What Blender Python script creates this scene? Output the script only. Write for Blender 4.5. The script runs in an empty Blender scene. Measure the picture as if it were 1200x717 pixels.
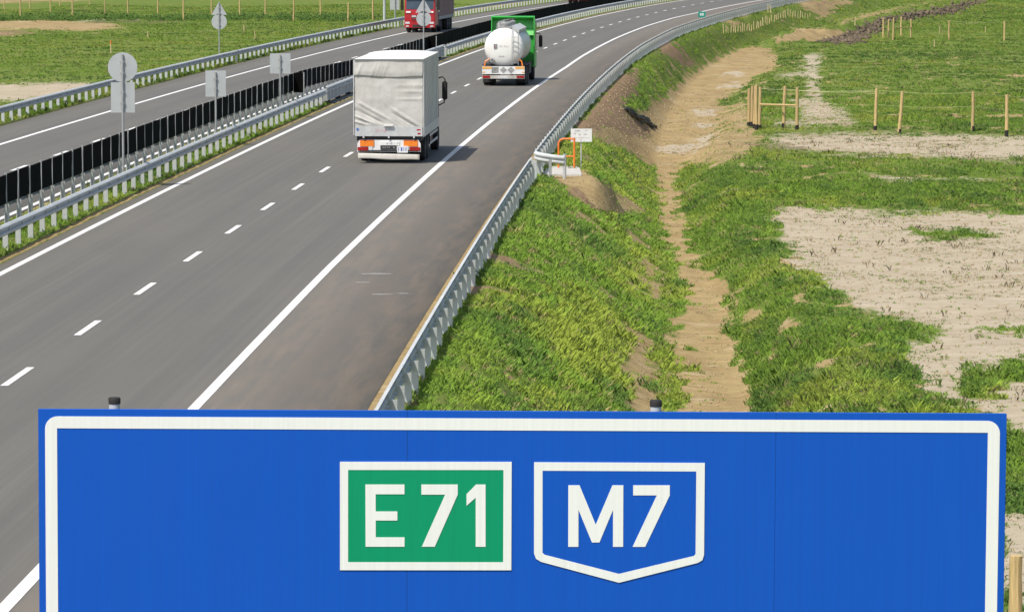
import bpy, bmesh, math, random
import numpy as np
from mathutils import Vector, Matrix
R = math.radians
random.seed(7); RNG = np.random.default_rng(11)
S = bpy.context.scene
COL = S.collection

# ------------------------------------------------------------------ camera, sky, sun, exposure
FPX, CAMH, YH, CX, CY = 4716.0, 8.5, -89.0, 600.0, 358.5      # focal length in photo pixels, eye height, horizon row
PITCH = math.atan((CY - YH) / FPX)
cam_d = bpy.data.cameras.new('camera'); cam = bpy.data.objects.new('camera', cam_d); COL.objects.link(cam)
cam.location = (0, 0, CAMH); cam.rotation_euler = (R(90) - PITCH, 0, 0)
cam_d.sensor_fit = 'HORIZONTAL'; cam_d.sensor_width = 36; cam_d.lens = 36 * FPX / 1200
cam_d.clip_start = 0.5; cam_d.clip_end = 9000
S.camera = cam
SUN_EL, SUN_AZ = 58, 220            # azimuth clockwise from +Y: behind the camera, to the left
w = bpy.data.worlds.new('World'); S.world = w; w.use_nodes = True
nt = w.node_tree
sky = nt.nodes.new('ShaderNodeTexSky'); sky.sky_type = 'NISHITA'; sky.sun_disc = False
sky.sun_elevation = R(SUN_EL); sky.sun_rotation = R(SUN_AZ); sky.dust_density = 2.0
nt.links.new(sky.outputs[0], nt.nodes['Background'].inputs[0]); nt.nodes['Background'].inputs[1].default_value = 0.13
sl = bpy.data.lights.new('sun', 'SUN'); sl.energy = 3.7; sl.angle = R(0.5); sl.color = (1, 0.955, 0.88)
sun = bpy.data.objects.new('sun', sl); COL.objects.link(sun)
sdir = Vector((math.sin(R(SUN_AZ)) * math.cos(R(SUN_EL)), math.cos(R(SUN_AZ)) * math.cos(R(SUN_EL)), math.sin(R(SUN_EL))))
sun.rotation_euler = sdir.to_track_quat('Z', 'Y').to_euler()
S.view_settings.view_transform = 'Standard'; S.view_settings.look = 'None'
S.view_settings.gamma = 1; S.view_settings.exposure = 0.25; S.view_settings.use_curve_mapping = False

# ------------------------------------------------------------------ pixel <-> place
CT, ST = math.cos(PITCH), math.sin(PITCH)
def proj(X, Y, Z):
    dz = Z - CAMH
    d = Y * CT - dz * ST; u = Y * ST + dz * CT
    d = np.maximum(d, 0.5)
    return CX + FPX * X / d, CY - FPX * u / d
def unproj(px, py, z=0.0):
    dx, dy = (px - CX) / FPX, (CY - py) / FPX
    D = (dx, CT + dy * ST, -ST + dy * CT); k = (z - CAMH) / D[2]
    return k * D[0], k * D[1]
PC = [2.58119262e-10, -1.97873689e-08, 6.45667345e-05, 2.94334319e-02, -1.19223986e+01]
PD = np.polyder(PC)
def xr(Y):                                  # the dashed lane line, the road's reference
    Yc = np.clip(Y, 30, 455)
    return np.polyval(PC, Yc) + np.polyval(PD, Yc) * (Y - Yc)
def xs(Y): return np.polyval(PD, np.clip(Y, 30, 455))
def RX(Y, t): return xr(Y) + t * np.sqrt(1 + xs(Y) ** 2)
def TT(X, Y): return (X - xr(Y)) / np.sqrt(1 + xs(Y) ** 2)
def yaw(Y): return -math.atan(float(xs(Y)))
def solveY(px, t, z=0.0):                   # distance along the road where offset t is seen in photo column px
    lo, hi = 60.0, 560.0
    for _ in range(50):
        m = (lo + hi) / 2
        if proj(RX(m, t), m, z)[0] < px: lo = m
        else: hi = m
    return (lo + hi) / 2
def t_rail(Y): return np.interp(Y, [0, 62, 140, 260, 300, 335, 372, 400, 460], [7.7, 7.62, 7.42, 7.45, 7.7, 8.4, 9.1, 9.6, 10.1])
def t_line(Y): return np.interp(Y, [0, 70, 100, 240, 260, 300, 335, 366, 390, 449], [4.05, 3.92, 3.8, 3.78, 3.6, 3.4, 3.35, 3.5, 4.0, 4.5])
def t_edge(Y): return t_rail(Y) - 0.62

# ------------------------------------------------------------------ noise (numpy)
_tab = RNG.random((256, 256))
def vnoise(x, y):
    xi, yi = np.floor(x).astype(int), np.floor(y).astype(int); fx, fy = x - xi, y - yi
    fx = fx * fx * (3 - 2 * fx); fy = fy * fy * (3 - 2 * fy)
    a, b = _tab[xi & 255, yi & 255], _tab[(xi + 1) & 255, yi & 255]
    c, d = _tab[xi & 255, (yi + 1) & 255], _tab[(xi + 1) & 255, (yi + 1) & 255]
    return (a * (1 - fx) + b * fx) * (1 - fy) + (c * (1 - fx) + d * fx) * fy
def fbm(x, y, o=4):
    v, amp, tot = 0, 1.0, 0
    for i in range(o):
        v = v + amp * vnoise(x * 2 ** i + 17.3 * i, y * 2 ** i + 5.1 * i); tot += amp; amp *= .5
    return v / tot
def sstep(a, b, x):
    u = np.clip((x - a) / (b - a), 0, 1); return u * u * (3 - 2 * u)

# ------------------------------------------------------------------ terrain height
FIELD = -1.8
def ditch(Y):
    td = np.interp(Y, [60, 108, 122, 136, 152, 169, 187, 213, 274, 345, 370, 460, 520], [13, 13, 12.8, 12.35, 11.9, 11.5, 11.1, 11.4, 11.8, 12.6, 13.4, 15, 15.5])
    wd = np.interp(Y, [60, 95, 110, 125, 150, 190, 215, 245, 300, 370, 460], [.75, .8, .65, .5, .32, .5, 1.2, 1.5, 1.8, 1.3, .8])
    zd = np.interp(Y, [60, 180, 210, 260, 370, 470, 600], [-2.85, -2.7, -2.55, -2.3, -1.95, -1.85, -1.8])
    zd = zd + .35 * np.exp(-((Y - 190) / 5) ** 2)
    return td, wd, zd
def ground_z(X, Y):
    X = np.asarray(X, float); Y = np.asarray(Y, float)
    t = TT(X, Y); te = t_edge(Y)
    n = fbm(X * .35, Y * .35, 3) - .5; n2 = fbm(X * 1.7, Y * 1.7, 3) - .5; nl = fbm(X * .03 + 9, Y * .03, 2) - .5
    td, wd, zd = ditch(Y)
    ts = te + 1.12
    a = np.clip((t - ts) / np.maximum(td - wd - ts, .5), 0, 1)
    a = a + .06 * np.sin(a * 2 * np.pi) * -1
    zl = -.012 + (zd + .012) * a
    bw = np.interp(Y, [60, 120, 200, 300], [2.6, 2.2, 2.0, 2.4])
    b = sstep(0, 1, (t - td - wd) / bw)
    zr = zd + (FIELD - zd) * b
    z = np.where(t < td, zl, zr)
    fl = np.exp(-((t - td) / (wd + .7)) ** 2)
    z = z + fl * (.34 * (fbm(X * .25 + 3, Y * .16, 3) - .5) + .10 * np.abs(fbm(X * .5, Y * .45 + 20, 2) - .5))
    off = sstep(0, 1.5, t - ts)
    z = z + off * (n * .28 + n2 * .09) + sstep(14, 30, t) * nl * .5
    tc = np.interp(Y, [335, 350, 365, 395, 465, 532], [12, 14, 17, 20, 22.5, 22])
    hp = np.exp(-((t - tc) / 1.6) ** 2) * sstep(338, 352, Y) * (1 - sstep(520, 560, Y))
    z = z + hp * (.55 + .9 * (fbm(X * .8, Y * .25, 3)))
    pad = sstep(133.5, 136.8, Y) * (1 - sstep(143.2, 145.5, Y)) * sstep(te + .5, te + .9, t) * (1 - sstep(9.35, 10.4, t))
    z = z * (1 - pad) - .16 * pad
    # left side
    zL = .015 - 1.0 * sstep(-17.6, -22.5, t) + sstep(-17.6, -19, t) * (n * .25 + n2 * .08) + sstep(-20, -40, t) * nl * .8
    zM = .022 + n2 * .07
    z = np.where(t < -16.58, zL + .05 * n2 * (t > -17.6), z)
    under = (t > -16.56) & (t < te - .12)
    z = np.where(under, -.3, z)
    med = (t > -6.92) & (t < -4.53)
    z = np.where(med, zM, z)
    return z
def gz(X, Y): return float(ground_z(np.array([X]), np.array([Y]))[0])
def hit(px, py):                            # the place on the ground seen at a photo pixel
    dx, dy = (px - CX) / FPX, (CY - py) / FPX
    D = np.array((dx, CT + dy * ST, -ST + dy * CT)); k = np.arange(40, 720, .4)
    for _ in range(2):
        P = D[None] * k[:, None]; under = (P[:, 2] + CAMH) < ground_z(P[:, 0], P[:, 1])
        i = int(np.argmax(under)) if under.any() else len(k) - 1
        k = np.linspace(k[max(i - 1, 0)], k[i], 40)
    X, Y = float(D[0] * k[-1]), float(D[1] * k[-1])
    return X, Y, gz(X, Y)

# ------------------------------------------------------------------ ground cover, traced as outlines on the ground
SAND, PALE, BROWN, DARK = 0, 1, 2, 3
COVER = [
 (SAND, 1.0, [(770,800),(780,600),(793,500),(790,463),(798,440),(793,408),(787,385),(800,365),(806,345),(793,317),(790,305),(784,284),(768,257),(777,245),(775,223),(769,200),(760,190),(804,190),(789,203),(792,223),(799,237),(799,247),(807,284),(812,307),(830,320),(853,333),(850,355),(865,373),(863,405),(866,425),(880,460),(890,500),(905,600),(930,800)]),
 (SAND, 1.0, [(700,640),(728,500),(737,440),(732,418),(750,388),(762,392),(757,418),(768,460),(772,500),(750,640)]),
 (SAND, .95, [(745,300),(762,302),(775,330),(778,352),(762,352),(752,335)]),
 (SAND, .6, [(756,420),(790,440),(792,450),(765,438)]),
 (SAND, 1.25, [(630,203),(690,200),(723,227),(750,246),(742,251),(722,249),(690,238),(645,209)]),
 (BROWN, .8, [(634,206),(648,208),(690,237),(722,251),(700,249),(670,231)]),
 (SAND, .62, [(835,100),(880,92),(884,150),(895,172),(845,198),(800,193)]), (SAND, .9, [(742,140),(770,118),(800,95),(830,72),(850,80),(850,110),(800,150)]),
 (SAND, .75, [(720,128),(745,132),(790,125),(800,150),(770,168),(740,160)]),
 (PALE, 1.2, [(812,129),(840,129),(840,135),(812,135)]), (PALE, 1.2, [(814,145),(840,145),(838,151),(814,151)]), (PALE, 1.2, [(770,173),(815,168),(832,157),(840,156),(822,172),(800,181),(780,179)]), (PALE, 1.1, [(848,84),(870,85),(870,90),(848,88)]), (PALE, 1.1, [(846,98),(872,99),(874,104),(846,103)]),
 (SAND, .95, [(655,148),(668,150),(700,165),(735,178),(760,192),(806,191),(830,168),(838,150),(842,135),(838,122),(852,108),(875,100),(884,90),(905,84),(913,72),(906,58),(885,54),(860,59),(835,74),(818,86),(808,98),(795,110),(786,122),(782,135),(765,158),(740,158),(715,150),(690,150)]),
 (BROWN, .85, [(664,156),(690,128),(705,110),(720,95),(740,80),(754,82),(746,100),(740,113),(732,125),(750,140),(768,152),(758,166),(735,158),(712,150),(695,156)]),
 (BROWN, .85, [(766,54),(774,48),(790,48),(808,66),(818,74),(808,82),(790,69),(772,61)]),
 (SAND, .6, [(790,60),(815,78),(812,82),(785,64)]),
 (SAND, .95, [(900,46),(925,39),(940,32),(962,33),(990,36),(1002,42),(985,47),(950,47),(920,49)]),
 (SAND, .75, [(918,0),(1000,0),(1002,4),(985,7),(976,12),(970,22),(962,24),(950,14),(930,5)]),
 (BROWN, .5, [(940,0),(990,0),(970,9),(955,8)]),
 (SAND, .7, [(858,19),(868,13),(882,15),(878,23)]), (SAND, .7, [(846,28),(854,20),(866,26),(870,34)]),
 (SAND, .55, [(975,25),(1000,18),(1050,8),(1110,-3),(1130,-3),(1060,12),(1005,26),(985,31)]),
 (SAND, .6, [(912,24),(918,22),(930,33),(926,34)]),
 (DARK, .95, [(958,48),(975,43),(1000,37),(1015,27),(1040,21),(1070,14),(1110,9),(1140,1),(1152,2),(1130,9),(1115,16),(1080,20),(1050,24),(1030,33),(1020,42),(1005,51),(985,51)]),
 (PALE, .62, [(940,60),(966,60),(962,80),(962,100),(972,125),(940,125),(944,100),(938,80)]),
 (PALE, .5, [(900,85),(940,82),(945,92),(910,95)]),
 (PALE, .62, [(925,112),(965,112),(1000,130),(1015,154),(895,154),(900,140),(935,135)]),
 (PALE, .78, [(890,158),(960,153),(1100,156),(1700,166),(1700,196),(1150,190),(1100,188),(1040,186),(960,181),(905,176)]),
 (DARK, .5, [(860,168),(885,162),(945,168),(955,178),(900,180)]),
 (PALE, .55, [(1000,203),(1060,202),(1085,214),(1075,220),(1030,217)]),
 (PALE, .5, [(1060,208),(1600,202),(1600,208),(1090,214)]),
 (PALE, 1.0, [(905,243),(960,241),(1000,245),(1050,251),(1100,248),(1700,275),(1700,500),(1172,500),(1135,470),(1092,442),(1096,424),(1060,412),(1112,386),(1060,374),(1012,362),(985,347),(962,332),(947,318),(932,302),(918,282),(900,262)]),
 (PALE, .9, [(1060,395),(1110,400),(1130,440),(1170,470),(1160,490),(1100,470),(1060,420)]),
 (PALE, .9, [(1175,596),(1500,610),(1600,900),(1175,900)]),
 (PALE, .62, [(1160,484),(1260,484),(1260,520),(1160,515)]),
 (PALE, .95, [(-60,101),(60,97),(112,97),(97,108),(60,114),(30,117),(-60,121)]),
 (SAND, .9, [(-60,24),(60,23),(130,27),(152,33),(110,38),(40,35),(-60,33)]),
 (BROWN, .8, [(-60,34),(40,36),(30,41),(-60,42)]), (SAND, .7, [(-60,39),(34,39),(30,43),(-60,43)]),
 (DARK, .6, [(80,24),(150,25),(215,25),(215,28),(150,28),(90,27)]),
 (PALE, .9, [(88,22),(160,24),(160,25.6),(88,24)]),
 (SAND, .6, [(-60,-6),(150,-6),(90,3),(-60,8)]),
 (SAND, .7, [(600,0),(470,20),(500,22),(620,4)]),
]
GRASSY = [[(1118,445),(1132,428),(1150,424),(1178,436),(1186,452),(1160,470),(1125,464)], [(1140,384),(1240,386),(1240,394),(1150,391)],
          [(1172,428),(1240,420),(1240,446),(1190,446)], [(1085,280),(1060,268),(1130,270),(1180,276),(1120,282)],
          [(905,92),(880,112),(850,128),(845,120),(870,104)], [(1180,515),(1260,515),(1260,596),(1180,592)]]
def poly_sd(px, py, P):                     # signed distance, positive inside
    P = np.array(P, float); Q = np.roll(P, -1, 0)
    d = np.full(px.shape, 1e9); ins = np.zeros(px.shape, bool)
    for (ax, ay), (bx, by) in zip(P, Q):
        ex, ey = bx - ax, by - ay
        u = np.clip(((px - ax) * ex + (py - ay) * ey) / (ex * ex + ey * ey + 1e-9), 0, 1)
        d = np.minimum(d, np.hypot(px - ax - u * ex, py - ay - u * ey))
        cr = ((ay > py) != (by > py)) & (px < ex * (py - ay) / ((by - ay) if by != ay else 1e-9) + ax)
        ins ^= cr
    return np.where(ins, d, -d)
def cover_at(X, Y, Z):
    px, py = proj(X, Y, Z)
    sc = np.maximum(FPX / np.maximum(Y, 30), 24)
    px = px + sc * (.9 * (fbm(X * 1.3, Y * .8, 4) - .5) + 1.1 * (fbm(X * 4.1 + 7, Y * 1.6, 4) - .5)); py = py + sc * (.25 * (fbm(X * 1.1 + 40, Y * .7, 4) - .5) + .28 * (fbm(X * 3.3 + 80, Y * 1.9, 4) - .5))
    out = np.zeros((X.size, 4))
    gr = np.zeros(X.size)
    for k, st, P in COVER:
        A = np.array(P); m = (px > A[:, 0].min() - 12) & (px < A[:, 0].max() + 12) & (py > A[:, 1].min() - 12) & (py < A[:, 1].max() + 12) & (Y > 30)
        if m.any():
            soft = np.interp(Y[m], [80, 200, 400], [12., 6.0, 2.4]) * (2.3 if k == PALE and st < 1.05 else 1.15)
            B_ = np.roll(A, -1, 0); area = abs((A[:, 0] * B_[:, 1] - B_[:, 0] * A[:, 1]).sum()) / 2; per = np.hypot(*(B_ - A).T).sum()
            soft = np.minimum(soft, max(.7, 1.1 * area / per))
            v = st * sstep(-1, 1, poly_sd(px[m], py[m], P) / soft)
            out[m, k] = np.maximum(out[m, k], v)
    for P in GRASSY:
        A = np.array(P); m = (px > A[:, 0].min() - 12) & (px < A[:, 0].max() + 12) & (py > A[:, 1].min() - 12) & (py < A[:, 1].max() + 12) & (Y > 30)
        if m.any():
            v = sstep(-1, 1, poly_sd(px[m], py[m], P) / np.interp(Y[m], [80, 200, 400], [12., 6.0, 2.4]))
            out[m] *= (1 - .8 * v)[:, None]
    out *= (.74 + .56 * fbm(X * .9 + 60, Y * .35, 4))[:, None]
    t = TT(X, Y); te = t_edge(Y)             # dusty strips beside the asphalt and on the median
    e = np.maximum(sstep(te + .62, te + .25, t) * sstep(te - .3, te, t), 0) * .72
    e = np.maximum(e, .62 * sstep(-4.95, -4.75, t) * sstep(-4.4, -4.6, t))
    e = np.maximum(e, .6 * sstep(-6.6, -6.75, t) * sstep(-7, -6.85, t))
    e = np.maximum(e, .55 * sstep(-16.95, -16.75, t) * sstep(-16.5, -16.65, t))
    out[:, 0] = np.maximum(out[:, 0], e)
    spots = .66 * sstep(.60, .70, fbm(X * 1.5 + 33, Y * .65 + 5, 4)) * sstep(te + 1.2, te + 2.0, t) * sstep(430, 300, Y)
    out[:, 0] = np.maximum(out[:, 0], spots)
    soil = .75 * sstep(.50, .66, fbm(X * .8 + 20, Y * .35, 3)) * sstep(te + .4, te + .6, t) * (1 - sstep(te + 1.6, te + 3.0, t)) * (1 - sstep(110, 150, Y))
    out[:, 2] = np.maximum(out[:, 2], soil)
    return out

# ------------------------------------------------------------------ materials
def newmat(name):
    m = bpy.data.materials.new(name); m.use_nodes = True
    return m, m.node_tree, m.node_tree.nodes, m.node_tree.nodes['Principled BSDF']
def N(nt, typ, **kw):
    n = nt.nodes.new(typ)
    for k, v in kw.items():
        if k.startswith('i_'): n.inputs[int(k[2:])].default_value = v
        else: setattr(n, k, v)
    return n
def L(nt, a, b): nt.links.new(a, b)
def ramp(nt, src, stops):
    r = N(nt, 'ShaderNodeValToRGB'); el = r.color_ramp.elements
    while len(el) < len(stops): el.new(.5)
    for e, (p, c) in zip(el, stops):
        e.position = p; e.color = (c, c, c, 1) if isinstance(c, (int, float)) else (*c, 1)
    L(nt, src, r.inputs[0]); return r.outputs[0]
def mixc(nt, fac, a, b, bt='MIX'):
    m = N(nt, 'ShaderNodeMix', data_type='RGBA', blend_type=bt)
    for s, i in ((fac, 0), (a, 6), (b, 7)):
        if isinstance(s, bpy.types.NodeSocket): L(nt, s, m.inputs[i])
        else: m.inputs[i].default_value = s if isinstance(s, (int, float)) else (*s, 1)
    return m.outputs[2]
def math_(nt, op, a, b=None, clamp=False):
    m = N(nt, 'ShaderNodeMath', operation=op, use_clamp=clamp)
    for s, i in ((a, 0), (b, 1)):
        if s is None: continue
        if isinstance(s, bpy.types.NodeSocket): L(nt, s, m.inputs[i])
        else: m.inputs[i].default_value = s
    return m.outputs[0]
def noise(nt, vec, scale, detail=4, rough=.6):
    n = N(nt, 'ShaderNodeTexNoise'); n.inputs['Scale'].default_value = scale; n.inputs['Detail'].default_value = detail; n.inputs['Roughness'].default_value = rough
    if vec is not None: L(nt, vec, n.inputs['Vector'])
    return n.outputs['Fac']
def mapped(nt, vec, sc):
    m = N(nt, 'ShaderNodeMapping'); m.inputs['Scale'].default_value = sc; L(nt, vec, m.inputs['Vector']); return m.outputs[0]
def plain(name, col, rough=.6, metal=0.0, var=.12, scale=6.0, dirt=None, bump=0.0):
    """painted / metal / wood surface: colour with uneven wear"""
    m, t, n, p = newmat(name)
    tc = N(t, 'ShaderNodeTexCoord')
    f = noise(t, tc.outputs['Object'], scale, 5)
    lo = tuple(c * (1 - var) for c in col); hi = tuple(min(1, c * (1 + var)) for c in col)
    c = ramp(t, f, [(.3, lo), (.7, hi)])
    if dirt:
        f2 = noise(t, tc.outputs['Object'], scale * .35, 6, .7)
        c = mixc(t, ramp(t, f2, [(.45, 0.0), (.75, dirt[1])]), c, dirt[0])
    L(t, c, p.inputs['Base Color']); p.inputs['Roughness'].default_value = rough; p.inputs['Metallic'].default_value = metal
    L(t, ramp(t, f, [(.2, max(0, rough - .12)), (.8, min(1, rough + .12))]), p.inputs['Roughness'])
    if bump:
        b = N(t, 'ShaderNodeBump'); b.inputs['Strength'].default_value = bump; b.inputs['Distance'].default_value = .02
        L(t, f, b.inputs['Height']); L(t, b.outputs[0], p.inputs['Normal'])
    return m
def wood(name, col):
    m, t, n, p = newmat(name); tc = N(t, 'ShaderNodeTexCoord'); oi = N(t, 'ShaderNodeObjectInfo')
    f = noise(t, mapped(t, tc.outputs['Object'], (9, 9, .8)), 3, 5)
    c = ramp(t, f, [(.3, tuple(x * .6 for x in col)), (.65, tuple(min(1, x * 1.2) for x in col))])
    c = mixc(t, math_(t, 'MULTIPLY', oi.outputs['Random'], .45), c, tuple(x * .6 for x in col))
    L(t, c, p.inputs['Base Color']); p.inputs['Roughness'].default_value = .8
    return m
M = {}
M['galv'] = plain('galvanised_steel', (.50, .515, .505), .6, 0.0, .10, 3.0, ((.33, .33, .31), .5))
M['galv_d'] = plain('weathered_zinc', (.34, .35, .345), .6, 0.0, .12, 4.0, ((.22, .21, .19), .5))
M['signback'] = plain('aluminium_back', (.43, .445, .44), .6, 0.0, .07, 2.0)
M['black'] = plain('black_mesh', (.004, .004, .004), .9, 0, .4, 9.0)
for nn_ in M['black'].node_tree.nodes:
    if nn_.type == 'BSDF_PRINCIPLED': nn_.inputs['Specular IOR Level'].default_value = .05
M['rubber'] = plain('rubber', (.018, .018, .018), .85, 0, .3, 8.0, ((.06, .052, .042), .5))
M['dark'] = plain('dark_chassis', (.028, .028, .03), .7, 0, .3, 6.0, ((.07, .06, .05), .5))
M['white'] = plain('white_paint', (.78, .77, .74), .5, 0, .05, 5.0, ((.5, .47, .42), .35))
M['creamtank'] = plain('tank_white', (.84, .82, .76), .35, 0, .03, 2.5, ((.6, .56, .48), .35))
M['silver'] = plain('tank_shell', (.58, .57, .53), .4, .15, .12, 1.6, ((.34, .32, .28), .6))
M['greensunlit'] = plain('sunlit_green_paint', (.16, .58, .15), .5, 0, .12, 3.0, ((.10, .40, .10), .5))  # cab green made lighter: sunlight inside the roof deflector put into the colour
M['grime'] = plain('tank_grey', (.36, .36, .34), .5, .2, .25, 5.0, ((.15, .14, .12), .7))
M['board'] = plain('tailboard_grey', (.58, .58, .57), .45, .1, .08, 5.0, ((.34, .32, .28), .5))
M['bumper'] = plain('bumper_white', (.52, .49, .43), .5, 0, .1, 5.0, ((.33, .29, .23), .7))
M['orange'] = plain('orange_reflector', (.85, .23, .02), .35, 0, .1, 8.0)
M['amber'] = plain('amber_reflector', (.80, .42, .10), .4, 0, .12, 8.0)
M['orangepaint'] = plain('orange_paint', (.80, .20, .03), .45, 0, .12, 6.0, ((.55, .25, .1), .4))
M['redlamp'] = plain('red_lamp', (.33, .012, .012), .25, 0, .2, 8.0)
M['redpaint'] = plain('red_paint', (.42, .012, .018), .3, 0, .12, 3.0, ((.22, .04, .03), .4))
M['redtarp'] = plain('maroon_tarp', (.17, .08, .085), .6, 0, .25, 1.2, ((.2, .15, .14), .7))
M['green'] = plain('green_paint', (.045, .42, .06), .38, 0, .12, 3.0, ((.06, .28, .07), .5))
M['glass'] = plain('dark_glass', (.05, .07, .09), .12, 0, .15, 2.0)
M['lampglass'] = plain('headlamp', (.8, .82, .82), .15, .3, .1, 10.0)
M['concrete'] = plain('concrete', (.52, .50, .45), .9, 0, .14, 4.0, ((.34, .29, .22), .7), .3)
M['wood'] = wood('pale_wood', (.60, .43, .19))
M['stake'] = wood('stake_wood', (.68, .54, .28))
M['tar'] = plain('tarred_wood', (.02, .017, .015), .8, 0, .3)
M['wire'] = plain('straining_wire', (.42, .40, .22), .5, .3)
M['textgrey'] = plain('print_grey', (.24, .24, .25), .6, 0, .2)
M['textpale'] = plain('print_pale', (.52, .50, .48), .6, 0, .15)
M['textpink'] = plain('print_pink', (.60, .36, .38), .6, 0, .15)
M['textblue'] = plain('print_blue', (.06, .13, .42), .6, 0, .15)
M['plasticblack'] = plain('black_sheet', (.022, .024, .02), .75, 0, .4, 5.0, ((.07, .08, .045), .5))
M['kmgreen'] = plain('sign_green', (.01, .26, .19), .45, 0, .08)
def signmat(name, col):
    m, t, n, p = newmat(name); tc = N(t, 'ShaderNodeTexCoord')
    f = noise(t, mapped(t, tc.outputs['Object'], (14, 1, .25)), 2.2, 3)
    f2 = noise(t, tc.outputs['Object'], 1.1, 4)
    c = ramp(t, f, [(.3, tuple(x * .955 for x in col)), (.7, tuple(min(1, x * 1.045) for x in col))])
    c = mixc(t, ramp(t, f2, [(.4, 0.0), (.8, .12)]), c, tuple(min(1, x * 1.15 + .01) for x in col))
    L(t, c, p.inputs['Base Color']); p.inputs['Roughness'].default_value = .42; p.inputs['Specular IOR Level'].default_value = .3
    return m
M['sblue'] = signmat('retroreflective_blue', (.003, .090, .50))
M['sgreen'] = signmat('retroreflective_green', (.0, .295, .135))
M['swhite'] = signmat('retroreflective_white', (.84, .84, .80))
def tarpmat():
    m, t, n, p = newmat('pvc_tarpaulin'); tc = N(t, 'ShaderNodeTexCoord'); O = tc.outputs['Object']
    f = noise(t, O, 1.3, 6, .65); g = noise(t, mapped(t, O, (3, 3, .5)), 2.0, 5, .7)
    c = ramp(t, f, [(.3, (.50, .48, .435)), (.7, (.62, .60, .55))])
    c = mixc(t, ramp(t, g, [(.5, 0.0), (.8, .5)]), c, (.40, .37, .31))
    L(t, c, p.inputs['Base Color']); p.inputs['Roughness'].default_value = .6; p.inputs['Specular IOR Level'].default_value = .2
    b = N(t, 'ShaderNodeBump'); b.inputs['Strength'].default_value = .25; b.inputs['Distance'].default_value = .05
    L(t, noise(t, O, 2.6, 3), b.inputs['Height']); L(t, b.outputs[0], p.inputs['Normal'])
    return m
M['tarp'] = tarpmat()
M['tarproof'] = plain('sunlit_bleached_tarpaulin', (.76, .74, .68), .7, 0, .05, 2.0, ((.6, .57, .5), .4))  # bleached tarpaulin, colour lightened further for full sun on the roof
def paintmat():
    m, t, n, p = newmat('road_paint'); g = N(t, 'ShaderNodeNewGeometry')
    f = noise(t, g.outputs['Position'], 2.5, 6, .7); f2 = noise(t, g.outputs['Position'], 14, 4, .7)
    c = ramp(t, f, [(.35, (.66, .64, .59)), (.65, (.82, .81, .77))])
    c = mixc(t, ramp(t, f2, [(.6, 0.0), (.78, .45)]), c, (.34, .32, .29))
    L(t, c, p.inputs['Base Color']); p.inputs['Roughness'].default_value = .7
    return m
M['paint'] = paintmat()
def asphalt():
    m, t, n, p = newmat('asphalt'); uv = N(t, 'ShaderNodeUVMap'); U = uv.outputs[0]
    sx = N(t, 'ShaderNodeSeparateXYZ'); L(t, U, sx.inputs[0])
    fine = noise(t, mapped(t, U, (9, 9, 1)), 6, 6, .75); mid = noise(t, mapped(t, U, (1.4, .12, 1)), 2, 5, .65)
    streak = noise(t, mapped(t, U, (2.6, .012, 1)), 2.2, 4, .6); big = noise(t, mapped(t, U, (.12, .03, 1)), 2, 4)
    c = ramp(t, fine, [(.25, (.106, .100, .085)), (.75, (.168, .158, .135))])
    c = mixc(t, ramp(t, streak, [(.36, .32), (.6, 0.0)]), c, (.100, .096, .087))
    c = mixc(t, ramp(t, streak, [(.52, 0.0), (.78, .35)]), c, (.190, .174, .148))
    c = mixc(t, ramp(t, big, [(.4, 0.0), (.7, .35)]), c, (.172, .154, .126))
    wt = N(t, 'ShaderNodeTexWave'); wt.wave_type = 'BANDS'; wt.bands_direction = 'X'; wt.inputs['Scale'].default_value = .166; wt.inputs['Distortion'].default_value = .5; wt.inputs['Detail'].default_value = 1
    L(t, mapped(t, U, (1, .004, 1)), wt.inputs['Vector'])
    c = mixc(t, math_(t, 'MULTIPLY', ramp(t, wt.outputs['Fac'], [(.5, 0.0), (1.0, .30)]), ramp(t, mid, [(.3, .3), (.7, 1.0)])), c, (.098, .092, .080))
    # dust blown over the hard shoulder, in long tracks
    sh = ramp(t, math_(t, 'MULTIPLY', math_(t, 'SUBTRACT', sx.outputs[0], 3.3), .25, True), [(.05, 0.0), (.22, .55), (.9, 1.0)])
    d = math_(t, 'MULTIPLY', sh, ramp(t, mid, [(.30, .12), (.62, 1.0)]), True)
    c = mixc(t, d, c, (.228, .184, .137))
    tr = N(t, 'ShaderNodeValToRGB')
    L(t, math_(t, 'MULTIPLY', math_(t, 'SUBTRACT', sx.outputs[0], 4.6), .5, True), tr.inputs[0])
    for e, (pp, v) in zip((tr.color_ramp.elements[0], tr.color_ramp.elements.new(.35), tr.color_ramp.elements.new(.6), tr.color_ramp.elements[-1]), ((.0, 0), (.35, .6), (.5, .5), (.75, 0))):
        e.position = pp; e.color = (v, v, v, 1)
    c = mixc(t, math_(t, 'MULTIPLY', tr.outputs[0], ramp(t, mid, [(.3, .2), (.7, 1.0)])), c, (.120, .106, .089))
    L(t, c, p.inputs['Base Color']); p.inputs['Roughness'].default_value = .8; p.inputs['Specular IOR Level'].default_value = .3
    b = N(t, 'ShaderNodeBump'); b.inputs['Strength'].default_value = .3; b.inputs['Distance'].default_value = .01
    L(t, fine, b.inputs['Height']); L(t, b.outputs[0], p.inputs['Normal'])
    return m
M['asphalt'] = asphalt()
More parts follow.
